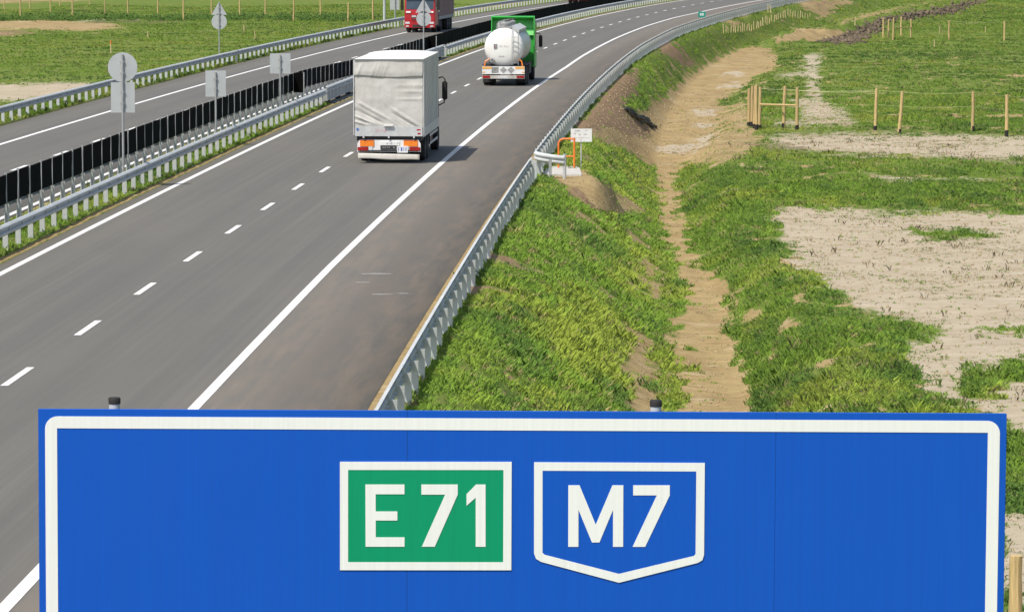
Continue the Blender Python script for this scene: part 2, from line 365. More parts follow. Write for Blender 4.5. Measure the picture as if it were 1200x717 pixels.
def groundmat():
    m, t, n, p = newmat('earth_and_turf'); g = N(t, 'ShaderNodeNewGeometry'); P = g.outputs['Position']
    at = N(t, 'ShaderNodeVertexColor'); at.layer_name = 'cover'
    sep = N(t, 'ShaderNodeSeparateColor'); L(t, at.outputs['Color'], sep.inputs[0])
    f1 = noise(t, P, .22, 5, .65); f2 = noise(t, P, 2.2, 6, .7); f3 = noise(t, P, 9, 5, .7)
    gcol = ramp(t, f2, [(.28, (.075, .115, .020)), (.5, (.120, .175, .028)), (.72, (.185, .215, .050))])
    gcol = mixc(t, ramp(t, f1, [(.42, 0.0), (.66, .6)]), gcol, (.185, .20, .055))
    gcol = mixc(t, ramp(t, f3, [(.62, 0.0), (.8, .5)]), gcol, (.26, .21, .12))
    scol = mixc(t, ramp(t, noise(t, mapped(t, P, (.5, 2.2, 2)), 1.6, 6, .7), [(.3, 0.0), (.7, 1.0)]), (.265, .180, .080), (.44, .335, .165))
    scol = mixc(t, ramp(t, noise(t, mapped(t, P, (.8, .35, 1)), .8, 5, .7), [(.45, 0.0), (.7, .65)]), scol, (.235, .155, .070))
    scol = mixc(t, ramp(t, noise(t, mapped(t, P, (.5, .9, 1)), .7, 6, .75), [(.55, 0.0), (.72, .7)]), scol, (.52, .43, .28))
    pcol = mixc(t, ramp(t, noise(t, mapped(t, P, (.5, 1.2, 1)), 1.3, 7, .75), [(.3, 0.0), (.7, 1.0)]), (.345, .275, .180), (.49, .42, .31))
    pcol = mixc(t, ramp(t, f3, [(.6, 0.0), (.74, .5)]), pcol, (.28, .23, .13))
    bcol = mixc(t, ramp(t, noise(t, mapped(t, P, (2.5, .6, 1)), 1.5, 6, .7), [(.3, 0.0), (.7, 1.0)]), (.17, .105, .060), (.31, .215, .125))
    dcol = mixc(t, ramp(t, f2, [(.38, 0.0), (.62, 1.0)]), (.04, .032, .022), (.22, .165, .10))
    c = gcol
    for sock, col, gain in ((sep.outputs[0], scol, 1.25), (sep.outputs[1], pcol, 1.25), (sep.outputs[2], bcol, 1.25), (at.outputs['Alpha'], dcol, 1.25)):
        fac = math_(t, 'ADD', sock, math_(t, 'MULTIPLY', math_(t, 'SUBTRACT', mixc(t, .5, f2, f3), .5), gain))
        fac = math_(t, 'MULTIPLY', fac, ramp(t, sock, [(.02, 0.0), (.15, 1.0)]))
        c = mixc(t, ramp(t, fac, [(.40, 0.0), (.60, 1.0)]), c, col)
    L(t, c, p.inputs['Base Color']); p.inputs['Roughness'].default_value = .95; p.inputs['Specular IOR Level'].default_value = .1
    b = N(t, 'ShaderNodeBump'); b.inputs['Strength'].default_value = .7; b.inputs['Distance'].default_value = .12
    L(t, mixc(t, .5, f2, f3), b.inputs['Height']); L(t, b.outputs[0], p.inputs['Normal'])
    return m
M['ground'] = groundmat()
def leafmat():
    m, t, n, p = newmat('grass_blades'); at = N(t, 'ShaderNodeVertexColor'); at.layer_name = 'tint'
    L(t, at.outputs[0], p.inputs['Base Color']); p.inputs['Roughness'].default_value = .6; p.inputs['Specular IOR Level'].default_value = .2
    ge = N(t, 'ShaderNodeNewGeometry'); vm = N(t, 'ShaderNodeVectorMath', operation='MULTIPLY_ADD'); vm.inputs[1].default_value = (.45, .45, .3); vm.inputs[2].default_value = (0, 0, .8)
    L(t, ge.outputs['Normal'], vm.inputs[0]); vn = N(t, 'ShaderNodeVectorMath', operation='NORMALIZE'); L(t, vm.outputs[0], vn.inputs[0]); L(t, vn.outputs[0], p.inputs['Normal'])
    tr = N(t, 'ShaderNodeBsdfTranslucent'); mx = N(t, 'ShaderNodeMixShader'); mx.inputs[0].default_value = .5
    L(t, at.outputs[0], tr.inputs[0]); L(t, p.outputs[0], mx.inputs[1]); L(t, tr.outputs[0], mx.inputs[2])
    L(t, mx.outputs[0], n['Material Output'].inputs[0])
    return m
M['leaf'] = leafmat()

# ------------------------------------------------------------------ object helpers
def tag(o, label=None, cat=None, group=None, kind=None):
    for k, v in (('label', label), ('category', cat), ('group', group), ('kind', kind)):
        if v: o[k] = v
    return o
def empty(name, loc=(0, 0, 0), rz=0.0, label=None, cat=None, group=None):
    o = bpy.data.objects.new(name, None); COL.objects.link(o); o.location = loc; o.rotation_euler = (0, 0, rz)
    return tag(o, label, cat, group)
def link(name, me, parent=None, loc=None, rz=None):
    o = bpy.data.objects.new(name, me); COL.objects.link(o)
    if parent: o.parent = parent
    if loc is not None: o.location = loc
    if rz is not None: o.rotation_euler = (0, 0, rz)
    return o
class MB:
    def __init__(s): s.v, s.f = [], []
    def add(s, vs, fs):
        n = len(s.v); s.v += [tuple(v) for v in vs]; s.f += [tuple(i + n for i in f) for f in fs]; return s
    def box(s, x0, x1, y0, y1, z0, z1):
        return s.add([(x0, y0, z0), (x1, y0, z0), (x1, y1, z0), (x0, y1, z0), (x0, y0, z1), (x1, y0, z1), (x1, y1, z1), (x0, y1, z1)],
                     [(0, 3, 2, 1), (4, 5, 6, 7), (0, 1, 5, 4), (1, 2, 6, 5), (2, 3, 7, 6), (3, 0, 4, 7)])
    def prism(s, poly, a0, a1, axis='y'):    # poly in the two other axes, extruded along axis
        n = len(poly)
        def P(p, a): return {'y': (p[0], a, p[1]), 'x': (a, p[0], p[1]), 'z': (p[0], p[1], a)}[axis]
        return s.add([P(p, a0) for p in poly] + [P(p, a1) for p in poly],
                     [tuple(range(n))[::-1], tuple(range(n, 2 * n))] + [(i, (i + 1) % n, n + (i + 1) % n, n + i) for i in range(n)])
    def tube(s, pts, r, n=8, caps=True):
        pts = [Vector(p) for p in pts]; rings = []
        for i, p in enumerate(pts):
            d = (pts[min(i + 1, len(pts) - 1)] - pts[max(i - 1, 0)]).normalized()
            a = d.orthogonal().normalized() if i == 0 else (A - d * A.dot(d)).normalized()
            A = a; b = d.cross(a); rr = r[i] if isinstance(r, (list, tuple)) else r
            rings.append([p + rr * (a * math.cos(k * 2 * math.pi / n) + b * math.sin(k * 2 * math.pi / n)) for k in range(n)])
        vs = [v for g in rings for v in g]; fs = []
        for i in range(len(rings) - 1):
            fs += [(i * n + k, i * n + (k + 1) % n, (i + 1) * n + (k + 1) % n, (i + 1) * n + k) for k in range(n)]
        if caps: fs += [tuple(range(n))[::-1], tuple((len(rings) - 1) * n + k for k in range(n))]
        return s.add(vs, fs)
    def lathe(s, prof, n=24, axis='x', c=(0, 0, 0)):  # prof: (along axis, radius)
        vs, fs = [], []
        for a, r in prof:
            for k in range(n):
                u, v = r * math.cos(2 * math.pi * k / n), r * math.sin(2 * math.pi * k / n)
                vs.append({'x': (c[0] + a, c[1] + u, c[2] + v), 'y': (c[0] + u, c[1] + a, c[2] + v), 'z': (c[0] + u, c[1] + v, c[2] + a)}[axis])
        for i in range(len(prof) - 1):
            fs += [(i * n + k, i * n + (k + 1) % n, (i + 1) * n + (k + 1) % n, (i + 1) * n + k) for k in range(n)]
        fs += [tuple(range(n))[::-1], tuple((len(prof) - 1) * n + k for k in range(n))]
        return s.add(vs, fs)
    def grid(s, fn, nu, nv):
        vs = [fn(i / nu, j / nv) for j in range(nv + 1) for i in range(nu + 1)]
        return s.add(vs, [(j * (nu + 1) + i, j * (nu + 1) + i + 1, (j + 1) * (nu + 1) + i + 1, (j + 1) * (nu + 1) + i) for j in range(nv) for i in range(nu)])
    def mesh(s, name, mat, smooth=False, bevel=0.0):
        me = bpy.data.meshes.new(name); me.from_pydata(s.v, [], s.f); me.update()
        bm = bmesh.new(); bm.from_mesh(me); bmesh.ops.recalc_face_normals(bm, faces=bm.faces)
        if bevel:
            ed = [e for e in bm.edges if len(e.link_faces) == 2 and e.calc_face_angle(0) > .5]
            bmesh.ops.bevel(bm, geom=ed, offset=bevel, segments=2, affect='EDGES', clamp_overlap=True)
        bm.to_mesh(me); bm.free()
        me.materials.append(mat if not isinstance(mat, str) else M[mat])
        if smooth:
            me.polygons.foreach_set('use_smooth', [True] * len(me.polygons))
            me.set_sharp_from_angle(angle=R(40))
        return me
    def obj(s, name, mat, parent=None, smooth=False, bevel=0.0, loc=None, rz=None):
        return link(name, s.mesh(name, mat, smooth, bevel), parent, loc, rz)

# ================================================================== SETTING
# ---- ground: one sheet in road-following rows, out to the horizon
Ys = np.concatenate([[-2500, -900, -300], np.arange(-100, 60, 8), np.arange(60, 160, .42), np.arange(160, 300, .8), np.arange(300, 560, 2.0), np.arange(560, 900, 20), [1000, 1300, 1800, 2600, 4000]])
Ts = np.concatenate([[-2500, -1200, -600, -300, -200, -150, -120, -105], np.arange(-95, -32, 1.5), np.arange(-32, -17.4, .45), [-17.3, -17.1, -16.95, -16.8, -16.72, -16.66, -16.6, -16.5, -14, -10, -7.05, -6.95, -6.9, -6.82, -6.7, -6.5, -6.2, -5.9, -5.6, -5.3, -5.0, -4.85, -4.76, -4.70, -4.64, -4.58, -4.54, -4.4, -2, 1, 4, 6]])
Rs = np.concatenate([[-.4, -.08, .0, .1, .25, .45], np.arange(.65, 12, .2), np.arange(12, 34, .6), np.arange(34, 70, 2), [75, 90, 120, 180, 300, 600, 1200, 2500]])
YY, TL = np.meshgrid(Ys, Ts, indexing='ij'); _, RR = np.meshgrid(Ys, Rs, indexing='ij')
TTg = np.concatenate([TL, RR + t_edge(YY[:, :1])], 1); YYg = np.repeat(Ys[:, None], TTg.shape[1], 1)
XXg = RX(YYg, TTg); GX, GY = XXg.ravel(), YYg.ravel(); GZ = ground_z(GX, GY)
nr, nc = TTg.shape
me = bpy.data.meshes.new('ground')
idx = np.arange(nr * nc).reshape(nr, nc)
quads = np.stack([idx[:-1, :-1], idx[:-1, 1:], idx[1:, 1:], idx[1:, :-1]], -1).reshape(-1, 4)
def fill_mesh(me, V, F):
    k = F.shape[1]
    me.vertices.add(len(V)); me.vertices.foreach_set('co', V.astype(np.float32).ravel())
    me.loops.add(F.size); me.loops.foreach_set('vertex_index', F.astype(np.int32).ravel())
    me.polygons.add(len(F)); me.polygons.foreach_set('loop_start', np.arange(0, F.size, k, dtype=np.int32))
    me.update(calc_edges=True)
fill_mesh(me, np.stack([GX, GY, GZ], 1), quads)
ca = me.color_attributes.new('cover', 'FLOAT_COLOR', 'POINT'); ca.data.foreach_set('color', cover_at(GX, GY, GZ).astype(np.float32).ravel())
me.polygons.foreach_set('use_smooth', np.ones(len(me.polygons), bool)); me.materials.append(M['ground'])
tag(link('ground', me), 'grassy embankment, ditch and dry sandy fields on both sides of the motorway', 'ground', kind='structure')

# ---- roads: sheets with a side skirt, UV = (offset, distance)
YR = np.concatenate([[-2000, -400], np.arange(-100, 60, 10), np.arange(60, 520, 4.0), [560, 640, 800, 1200, 2200]])
def strip(name, ta, tb, z, mat, ys=YR, skirt=0.0, parent=None):
    ta_ = ta(ys) if callable(ta) else np.full(len(ys), float(ta)); tb_ = tb(ys) if callable(tb) else np.full(len(ys), float(tb))
    k = 5 if (tb_ - ta_).max() > 1 else 1
    cols = [ta_ + (tb_ - ta_) * i / k for i in range(k + 1)]
    V, UVs = [], []
    for t in cols:
        V.append(np.stack([RX(ys, t), ys, np.full(len(ys), z)], 1)); UVs.append(np.stack([t, ys], 1))
    if skirt:
        V = [V[0] - [0.02, 0, skirt]] + V + [V[-1] - [-.02, 0, skirt]]; UVs = [UVs[0]] + UVs + [UVs[-1]]
    n = len(ys); V = np.stack(V, 1).reshape(-1, 3); UVs = np.stack(UVs, 1).reshape(-1, 2); m = len(cols) + (2 if skirt else 0)
    ix = np.arange(n * m).reshape(n, m)
    F = np.stack([ix[:-1, :-1], ix[:-1, 1:], ix[1:, 1:], ix[1:, :-1]], -1).reshape(-1, 4)
    me = bpy.data.meshes.new(name); fill_mesh(me, V, F)
    uv = me.uv_layers.new(name='UVMap'); uv.data.foreach_set('uv', UVs[F.ravel()].astype(np.float32).ravel())
    me.materials.append(M[mat])
    return link(name, me, parent)
road = tag(strip('road', -4.62, t_edge, 0.0, 'asphalt', skirt=.28), 'grey asphalt carriageway curving away to the right', 'road', kind='structure')
road2 = tag(strip('opposite_road', -16.7, -6.84, 0.0, 'asphalt', skirt=.28), 'grey asphalt carriageway for oncoming traffic beyond the median', 'road', kind='structure')
YL = np.concatenate([np.arange(-60, 60, 8), np.arange(60, 640, 4.0)])
strip('edge_line', lambda y: t_line(y) - .10, lambda y: t_line(y) + .10, .006, 'paint', YL, parent=road)
strip('edge_line', -4.15, -3.96, .006, 'paint', YL, parent=road)
strip('edge_line', -7.30, -7.12, .006, 'paint', YL, parent=road2)
strip('edge_line', -14.2, -14.0, .006, 'paint', YL, parent=road2)
y = 75.5 - 9.17 * 14
while y < 520:
    strip('lane_dash', -.075, .075, .006, 'paint', np.linspace(y - 1.55, y + 1.55, 3), parent=road); y += 9.17
y = 149.6 - 9.0 * 6
while y < 520:
    strip('lane_dash', -10.84, -10.68, .006, 'paint', np.linspace(y - 1.55, y + 1.55, 3), parent=road2); y += 9.0
MED0, MED1 = 190.0, 258.0
strip('median_crossing', -6.80, -4.66, .045, 'asphalt', np.linspace(MED0 + 1, MED1, 20), skirt=.2, parent=road)
for px, py, l, wd in ((441, 321, 1.6, .10), (425, 331, .8, .08), (448, 345, 1.1, .07), (472, 344, .6, .06)):
    X, Y = unproj(px, py); t = float(TT(X, Y)); b = MB(); pts = []
    for k in range(14):
        a = k * 2 * math.pi / 14; pts.append((math.cos(a) * l * .28 * random.uniform(.7, 1.2), math.sin(a) * wd * 2.2 * random.uniform(.6, 1.3)))
    b.add([(X + p[0], Y + p[1], .004) for p in pts], [tuple(range(14))]); b.obj('scuff_mark', plain('dried_mortar', (.26, .24, .21), .9, 0, .3, 9.0), road)

# ================================================================== GUARD RAILS
def rail_beam(name, tf, ys, z_top, side, parent, mat='galv'):
    """W-beam; side=+1: traffic on the -t side (valleys face the posts on the +t side)"""
    prof = [(.0, 0), (.03, -.012), (.085, -.055), (.085, -.10), (.012, -.135), (.012, -.175), (.085, -.21), (.085, -.255), (.03, -.298), (.0, -.31)]
    th = .012
    loop = [(d, z) for d, z in prof] + [(d - th, z) for d, z in prof[::-1]]
    ys = np.asarray(ys, float); tv = tf(ys) if callable(tf) else np.full(len(ys), float(tf)); zt = z_top if not callable(z_top) else z_top(ys)
    zt = np.broadcast_to(zt, ys.shape)
    n = len(loop); V = []
    for Y, t, z in zip(ys, tv, zt):
        for d, dz in loop: V.append((RX(Y, t - side * d), Y, z + dz))
    F = [(i * n + k, i * n + (k + 1) % n, (i + 1) * n + (k + 1) % n, (i + 1) * n + k) for i in range(len(ys) - 1) for k in range(n)]
    F += [tuple(range(n)), tuple((len(ys) - 1) * n + k for k in range(n))]
    return MB().add(V, F).obj(name, mat, parent)
def post_mesh(side):
    b = MB(); s = side; th = .012
    prof = [(0, 0), (.14, 0), (.14, .06), (.128, .06), (.128, th), (th, th), (th, .06), (0, .06)]
    b.prism([(s * p[0], p[1]) for p in prof], -.45, .57, 'z')
    b.box(min(0, -s * .07), max(0, -s * .07), .005, .11, .48, .66)      # spacer to the beam
    return b.mesh('post', 'galv')
POST = {1: post_mesh(1), -1: post_mesh(-1)}
def guard_rail(label, tf, y0, y1, side, zs=1.0, zb=.76, group='steel guard rails along the motorway', step=2.0):
    fn = tf if callable(tf) else (lambda y: np.full(np.shape(y), float(tf)))
    base = empty('guard_rail', (float(RX(y0, float(fn(np.array([y0]))[0]))), y0, 0), 0, label, 'guard rail', group)
    inv = Matrix.Translation(base.location).inverted()
    ob = rail_beam('beam', tf, np.arange(y0, y1 + .1, 2.0), zb, side, base); ob.matrix_parent_inverse = inv
    y = y0 + .6
    while y < y1:
        t = float(fn(np.array([y]))[0]) + side * .005
        o = link('post', POST[side], base, (float(RX(y, t)), y, 0), yaw(y) + random.uniform(-.03, .03)); o.matrix_parent_inverse = inv
        o.rotation_euler[1] = random.uniform(-.012, .012); o.scale.z = zs; y += step
    # reflector dots on the beam
    return base
GAPY = solveY(627, 7.45, .7)
near_rail = guard_rail('galvanised guard rail in the foreground, rising from behind the blue sign', t_rail, 20, GAPY - 1.0, 1, zs=1.08)
far_rail = guard_rail('galvanised guard rail sweeping round the far curve beyond the orange handrail', t_rail, GAPY + 1.4, 520, 1, zs=1.22)
med_a = guard_rail('median guard rail nearest the truck lanes, in front of the black screen', -5.0, 82, MED0, 1 * -1)
med_b = guard_rail('median guard rail in front of the solid black far screen', -5.0, MED1, 520, -1)
med_l = guard_rail('median guard rail carrying the black anti-glare panels', -6.46, 82, 520, 1, zs=1.2, zb=.90)
left_rail = guard_rail('guard rail along the far edge of the oncoming carriageway by the green field', -16.95, 130, 520, -1)
# turned-out end of the far rail
b = MB(); pts = []
ye, te_ = GAPY + 1.4, float(t_rail(np.array([GAPY]))[0])
end = empty('rail_terminal', (float(RX(ye, te_)), ye, 0), yaw(ye)); end.parent = far_rail; end.matrix_parent_inverse = Matrix.Translation(far_rail.location).inverted()
prof = [(.0, 0), (.03, -.012), (.085, -.055), (.085, -.10), (.012, -.135), (.012, -.175), (.085, -.21), (.085, -.255), (.03, -.298), (.0, -.31)]
path = []
for k in range(13):
    u = k / 12; a = u * R(78)
    path.append((.98 * u ** 1.5, -.30 * math.sin(a * .9), -.14 * u, a))
V, F = [], []
loop = prof + [(d - .012, z) for d, z in prof[::-1]]; n = len(loop)
for x, yy, dz, a in path:
    for d, z in loop: V.append((x - d * math.cos(a), yy - d * math.sin(a), .76 + dz + z))
F = [(i * n + k, i * n + (k + 1) % n, (i + 1) * n + (k + 1) % n, (i + 1) * n + k) for i in range(12) for k in range(n)] + [tuple(range(n)), tuple(12 * n + k for k in range(n))]
b.add(V, F).obj('curved_beam', 'galv', end)
MB().tube([(.98, -.26, -.35), (.98, -.26, .68)], .06, 12).obj('end_post', 'galv', end)
MB().box(.45, .55, -.5, -.42, -.6, .5).obj('support_post', 'galv_d', end)

# removable barrier across the median opening
bar = empty('removable_barrier', (float(RX(MED0, -5.0)), MED0, 0), 0, 'low closed steel barrier bridging the median opening beside the tarpaulin truck', 'barrier')
inv = Matrix.Translation(bar.location).inverted()
rail_beam('beam', -5.0, np.arange(MED0 + .3, MED1 - .2, 2.0), .86, -1, bar).matrix_parent_inverse = inv
V, F = [], []
ys = np.arange(MED0 + .3, MED1 - .2, 2.0)
for Y in ys:
    for d, z in ((0.02, .10), (.10, .12), (.06, .56), (-.10, .56), (-.14, .12), (-.06, .10)): V.append((float(RX(Y, -5.02 + d)), Y, z + .06))
F = [(i * 6 + k, i * 6 + (k + 1) % 6, (i + 1) * 6 + (k + 1) % 6, (i + 1) * 6 + k) for i in range(len(ys) - 1) for k in range(6)] + [tuple(range(6)), tuple((len(ys) - 1) * 6 + k for k in range(6))]
MB().add(V, F).obj('panel', 'galv_d', bar).matrix_parent_inverse = inv
rib = MB().box(.0, .05, -.06, .06, .16, .58).mesh('rib', 'galv')
foot = MB().box(-.14, .12, -.15, .15, .03, .17).mesh('foot', 'dark')
for i, Y in enumerate(np.arange(MED0 + 1.2, MED1 - 1, 1.6)):
    o = link('rib', rib, bar, (float(RX(Y, -4.95)), Y, .06), yaw(Y)); o.matrix_parent_inverse = inv
    if i % 3 == 0:
        o = link('foot', foot, bar, (float(RX(Y, -5.02)), Y, 0), yaw(Y)); o.matrix_parent_inverse = inv

# ---- anti-glare screen on the left median rail
gl = empty('glare_screen', (float(RX(84, -6.3)), 84, 0), 0, 'row of black anti-glare panels on thin posts along the median', 'screen')
inv = Matrix.Translation(gl.location).inverted()
def panel_mesh(k):
    b = MB(); rk = random.Random(k).uniform(.3, 1)
    def fn(u, v): return (.010 * math.sin(u * 3.1) * rk + .006 * math.sin(v * 5 + k), (u - .5) * 1.88, .74 + v * .81)
    b.grid(fn, 6, 3); me = b.mesh('panel', 'black')
    return me
PAN = [panel_mesh(k) for k in range(5)]
gp = MB().box(-.03, .03, -.025, .025, -.3, 1.60).mesh('screen_post', 'galv_d')
def ztop(Y): return float(np.interp(Y, [192, 216, 600], [0, -.30, -.30]))
gp2 = MB().box(-.02, .02, -.025, .025, -.3, 1.56).mesh('screen_post', 'black')
y = 84.0; i = 0
while y < 520:
    o = link('screen_post', gp if y < 258 else gp2, gl, (float(RX(y, -6.3)), y, ztop(y)), yaw(y)); o.matrix_parent_inverse = inv; o.rotation_euler[0] = random.uniform(-.012, .012)
    ym = y + 1.0
    o = link('panel', PAN[i % 5], gl, (float(RX(ym, -6.3)), ym, ztop(ym) + random.uniform(-.006, .006)), yaw(ym) + random.uniform(-.004, .004)); o.matrix_parent_inverse = inv
    md = o.modifiers.new('thick', 'SOLIDIFY'); md.thickness = .02
    y += 2.0; i += 1
for Y in (MED0 - 2, MED1 + 2):
    b = MB(); b.box(-.06, .46, -.015, .015, .66, 1.58); o = b.obj('end_panel', 'black', gl, loc=(float(RX(Y, -6.22)), Y, ztop(Y)), rz=yaw(Y) - .1); o.matrix_parent_inverse = inv
    b = MB(); b.box(.42, .47, -.05, -.018, -.1, 1.6); o = b.obj('screen_post', 'galv_d', gl, loc=(float(RX(Y, -6.22)), Y, ztop(Y)), rz=yaw(Y) - .1); o.matrix_parent_inverse = inv

# ================================================================== BIG ROUTE SIGN
PXM = 174.0; SD = FPX / PXM * 1.0
_, zt_ = 0, 0
def sign_pt(px, py): return ((px - 612) / PXM, (482 - py) / PXM)      # local x, z ; origin = middle of the top edge
sX, sY = (612 - CX) / PXM, SD
d0 = SD  # distance along the optical axis ~ Y at this pitch
Xc, Yc_ = unproj(612, 482, CAMH - (482 - YH) / PXM)
sY = Yc_; topz = CAMH - (482 - YH) / PXM
sX = Xc; gs = gz(sX, sY)
sign = empty('route_sign', (sX, sY, topz), 0, 'large blue motorway sign with green E71 plate and M7 shield in the foreground', 'road sign')
sign.rotation_euler = (0, R(.28), 0)
HB = -3.75                                                               # lower edge of the board
def flat(name, pts, y0, y1, mat, parent):
    return MB().prism(pts, y0, y1, 'y').obj(name, mat, parent)
xl, xr_ = sign_pt(42, 0)[0], sign_pt(1182.5, 0)[0]; s1, s2 = sign_pt(477, 0)[0], sign_pt(911, 0)[0]
for a, c in ((xl, s1), (s1, s2), (s2, xr_)):
    b = MB(); b.box(a + .0006, c - .0006, 0, .035, HB, 0); b.obj('panel', 'sblue', sign, bevel=.0015)
b = MB(); b.box(xl + .01, xr_ - .01, .006, .03, HB + .01, -.01); b.obj('backing', 'signback', sign)
def arc(cx, cz, r, a0, a1, n=8): return [(cx + r * math.cos(R(a0 + (a1 - a0) * i / n)), cz + r * math.sin(R(a0 + (a1 - a0) * i / n))) for i in range(n + 1)]
ox0, ox1 = sign_pt(50.2, 0)[0], sign_pt(1174.6, 0)[0]; oz1 = sign_pt(0, 490.3)[1]; oz0 = HB + .05; wb = .081; rr = .085
outer = arc(ox0 + rr, oz1 - rr, rr, 180, 90) + arc(ox1 - rr, oz1 - rr, rr, 90, 0) + arc(ox1 - rr, oz0 + rr, rr, 0, -90) + arc(ox0 + rr, oz0 + rr, rr, -90, -180)
ci = [(ox0 + wb, oz1 - wb), (ox1 - wb, oz1 - wb), (ox1 - wb, oz0 + wb), (ox0 + wb, oz0 + wb)]
def ring(name, outer, inner, y0, y1, mat, parent):
    """closed band between an outer outline and an inner one of as many points"""
    n = len(outer); b = MB()
    V = [(p[0], y, p[1]) for y in (y0, y1) for pl in (outer, inner) for p in pl]
    F = []
    for i in range(n):
        j = (i + 1) % n
        F += [(i, j, n + j, n + i), (2 * n + i, 3 * n + i, 3 * n + j, 2 * n + j), (i, 2 * n + i, 2 * n + j, j), (n + i, n + j, 3 * n + j, 3 * n + i)]
    b.v = V; b.f = F
    me = bpy.data.meshes.new(name); me.from_pydata(V, [], F); bm = bmesh.new(); bm.from_mesh(me)
    bmesh.ops.remove_doubles(bm, verts=bm.verts, dist=1e-6); bmesh.ops.recalc_face_normals(bm, faces=bm.faces); bm.to_mesh(me); bm.free()
    me.materials.append(M[mat]); return link(name, me, parent)
inner = [ci[0]] * 9 + [ci[1]] * 9 + [ci[2]] * 9 + [ci[3]] * 9
ring('border', outer, inner, -.003, .001, 'swhite', sign)
def cp(cx, cy): px, py = 380 + cx / 2.5, 520 + cy / 2.5; return sign_pt(px + .0045 * (py - 482), py - .0045 * (px - 612))
rp = [cp(43, 54), cp(549, 54), cp(548, 376), cp(42, 376)]; ri = [cp(67, 78), cp(525, 78), cp(524, 352), cp(66, 352)]
plate = flat('route_plate', ri[::-1], -.0045, .001, 'sgreen', sign)
ring('plate_border', rp, ri, -.006, .001, 'swhite', plate)
def char(pts, parent): flat('character', [cp(*p) for p in pts], -.0075, -.002, 'swhite', parent)
char([(118, 121), (233, 121), (233, 150), (148, 150), (148, 201), (212, 201), (212, 228), (148, 228), (148, 278), (233, 278), (233, 306), (118, 306)], plate)
char([(283, 121), (390, 121), (390, 151), (322, 306), (284, 306), (353, 151), (283, 151)], plate)
char([(444, 121), (472, 121), (472, 306), (443, 306), (443, 160), (416, 184), (416, 150)], plate)
def shield_out(i):
    c = [(615 + i, 55 + i), (1118 - i, 57 + i)]
    rb = max(40 - i, 16)
    pts = c + [(1117 - i, 330 - .1 * i), (1112 - i, 346 - .5 * i), (1098 - i * .8, 354 - .75 * i), (866, 413 - i * 1.05), (636 + i * .8, 351 - .75 * i), (621 + i, 342 - .5 * i), (615 + i, 326 - .1 * i)]
    return [cp(*p) for p in pts]
sh = flat('shield', shield_out(25)[::-1], -.0045, .001, 'sblue', sign)
ring('shield_border', shield_out(0), shield_out(25), -.006, .001, 'swhite', sh)
char([(716, 123), (749, 123), (797, 240), (846, 123), (878, 123), (878, 306), (848, 306), (848, 196), (808, 293), (786, 293), (746, 196), (746, 306), (716, 306)], sh)
char([(907, 123), (1015, 123), (1015, 153), (943, 306), (906, 306), (977, 153), (907, 153)], sh)
for px in (130, 770):
    x = sign_pt(px, 0)[0]; zz = gz(sX + x, sY) - topz
    p = MB().tube([(x, .12, zz - .6), (x, .12, .035)], .038, 14).obj('post', 'galv', sign, smooth=True)
    MB().lathe([(.025, .041), (.06, .042), (.068, .036)], 14, 'z', (x, .12, 0)).obj('cap', 'tar', p, smooth=True)
for z in (-.35, -1.5, -2.6, -3.4):
    MB().box(xl + .1, xr_ - .1, .036, .08, z - .04, z + .04).obj('back_rail', 'galv_d', sign)

# ================================================================== VEHICLES
def make_wheel(parent, x, y, r=.5, wdt=.30, side=1, dual=False):
    wd = .55 if dual else wdt
    w_ = MB().lathe([(-.5 * wd, r * .6), (-.5 * wd, r * .9), (-.42 * wd, r), (-.06 * wd, r), (-.04 * wd, r * (.94 if dual else 1)), (.04 * wd, r * (.94 if dual else 1)), (.06 * wd, r), (.42 * wd, r), (.5 * wd, r * .9), (.5 * wd, r * .6)], 26, 'x')
    hub = empty('wheel', (x, y, r)); hub.parent = parent
    w_.obj('tyre', 'rubber', hub, smooth=True)
    MB().lathe([(side * (.5 * wd - .02), r * .6), (side * (.5 * wd - .10), r * .5), (side * (.5 * wd - .10), r * .28), (side * .5 * wd, r * .22), (side * .5 * wd, .04)], 20, 'x').obj('rim', 'galv_d', hub, smooth=True)
def text_marks(b, x0, x1, z0, z1, y, seed, fill=.62):
    r = random.Random(seed); h = z1 - z0; x = x0
    while x < x1 - h * .3:
        wv = h * r.uniform(.3, .55)
        if r.random() < .88:
            b.box(x, x + wv * .28, y - .003, y, z0, z1)
            if r.random() < .6: b.box(x + wv * .3, x + wv, y - .003, y, z0 + h * r.choice((0, .42, .8)), z0 + h * r.choice((.45, .6, 1)))
            if r.random() < .5: b.box(x + wv * .75, x + wv, y - .003, y, z0, z0 + h * r.uniform(.5, 1))
        x += wv + h * (1 - fill) * .6

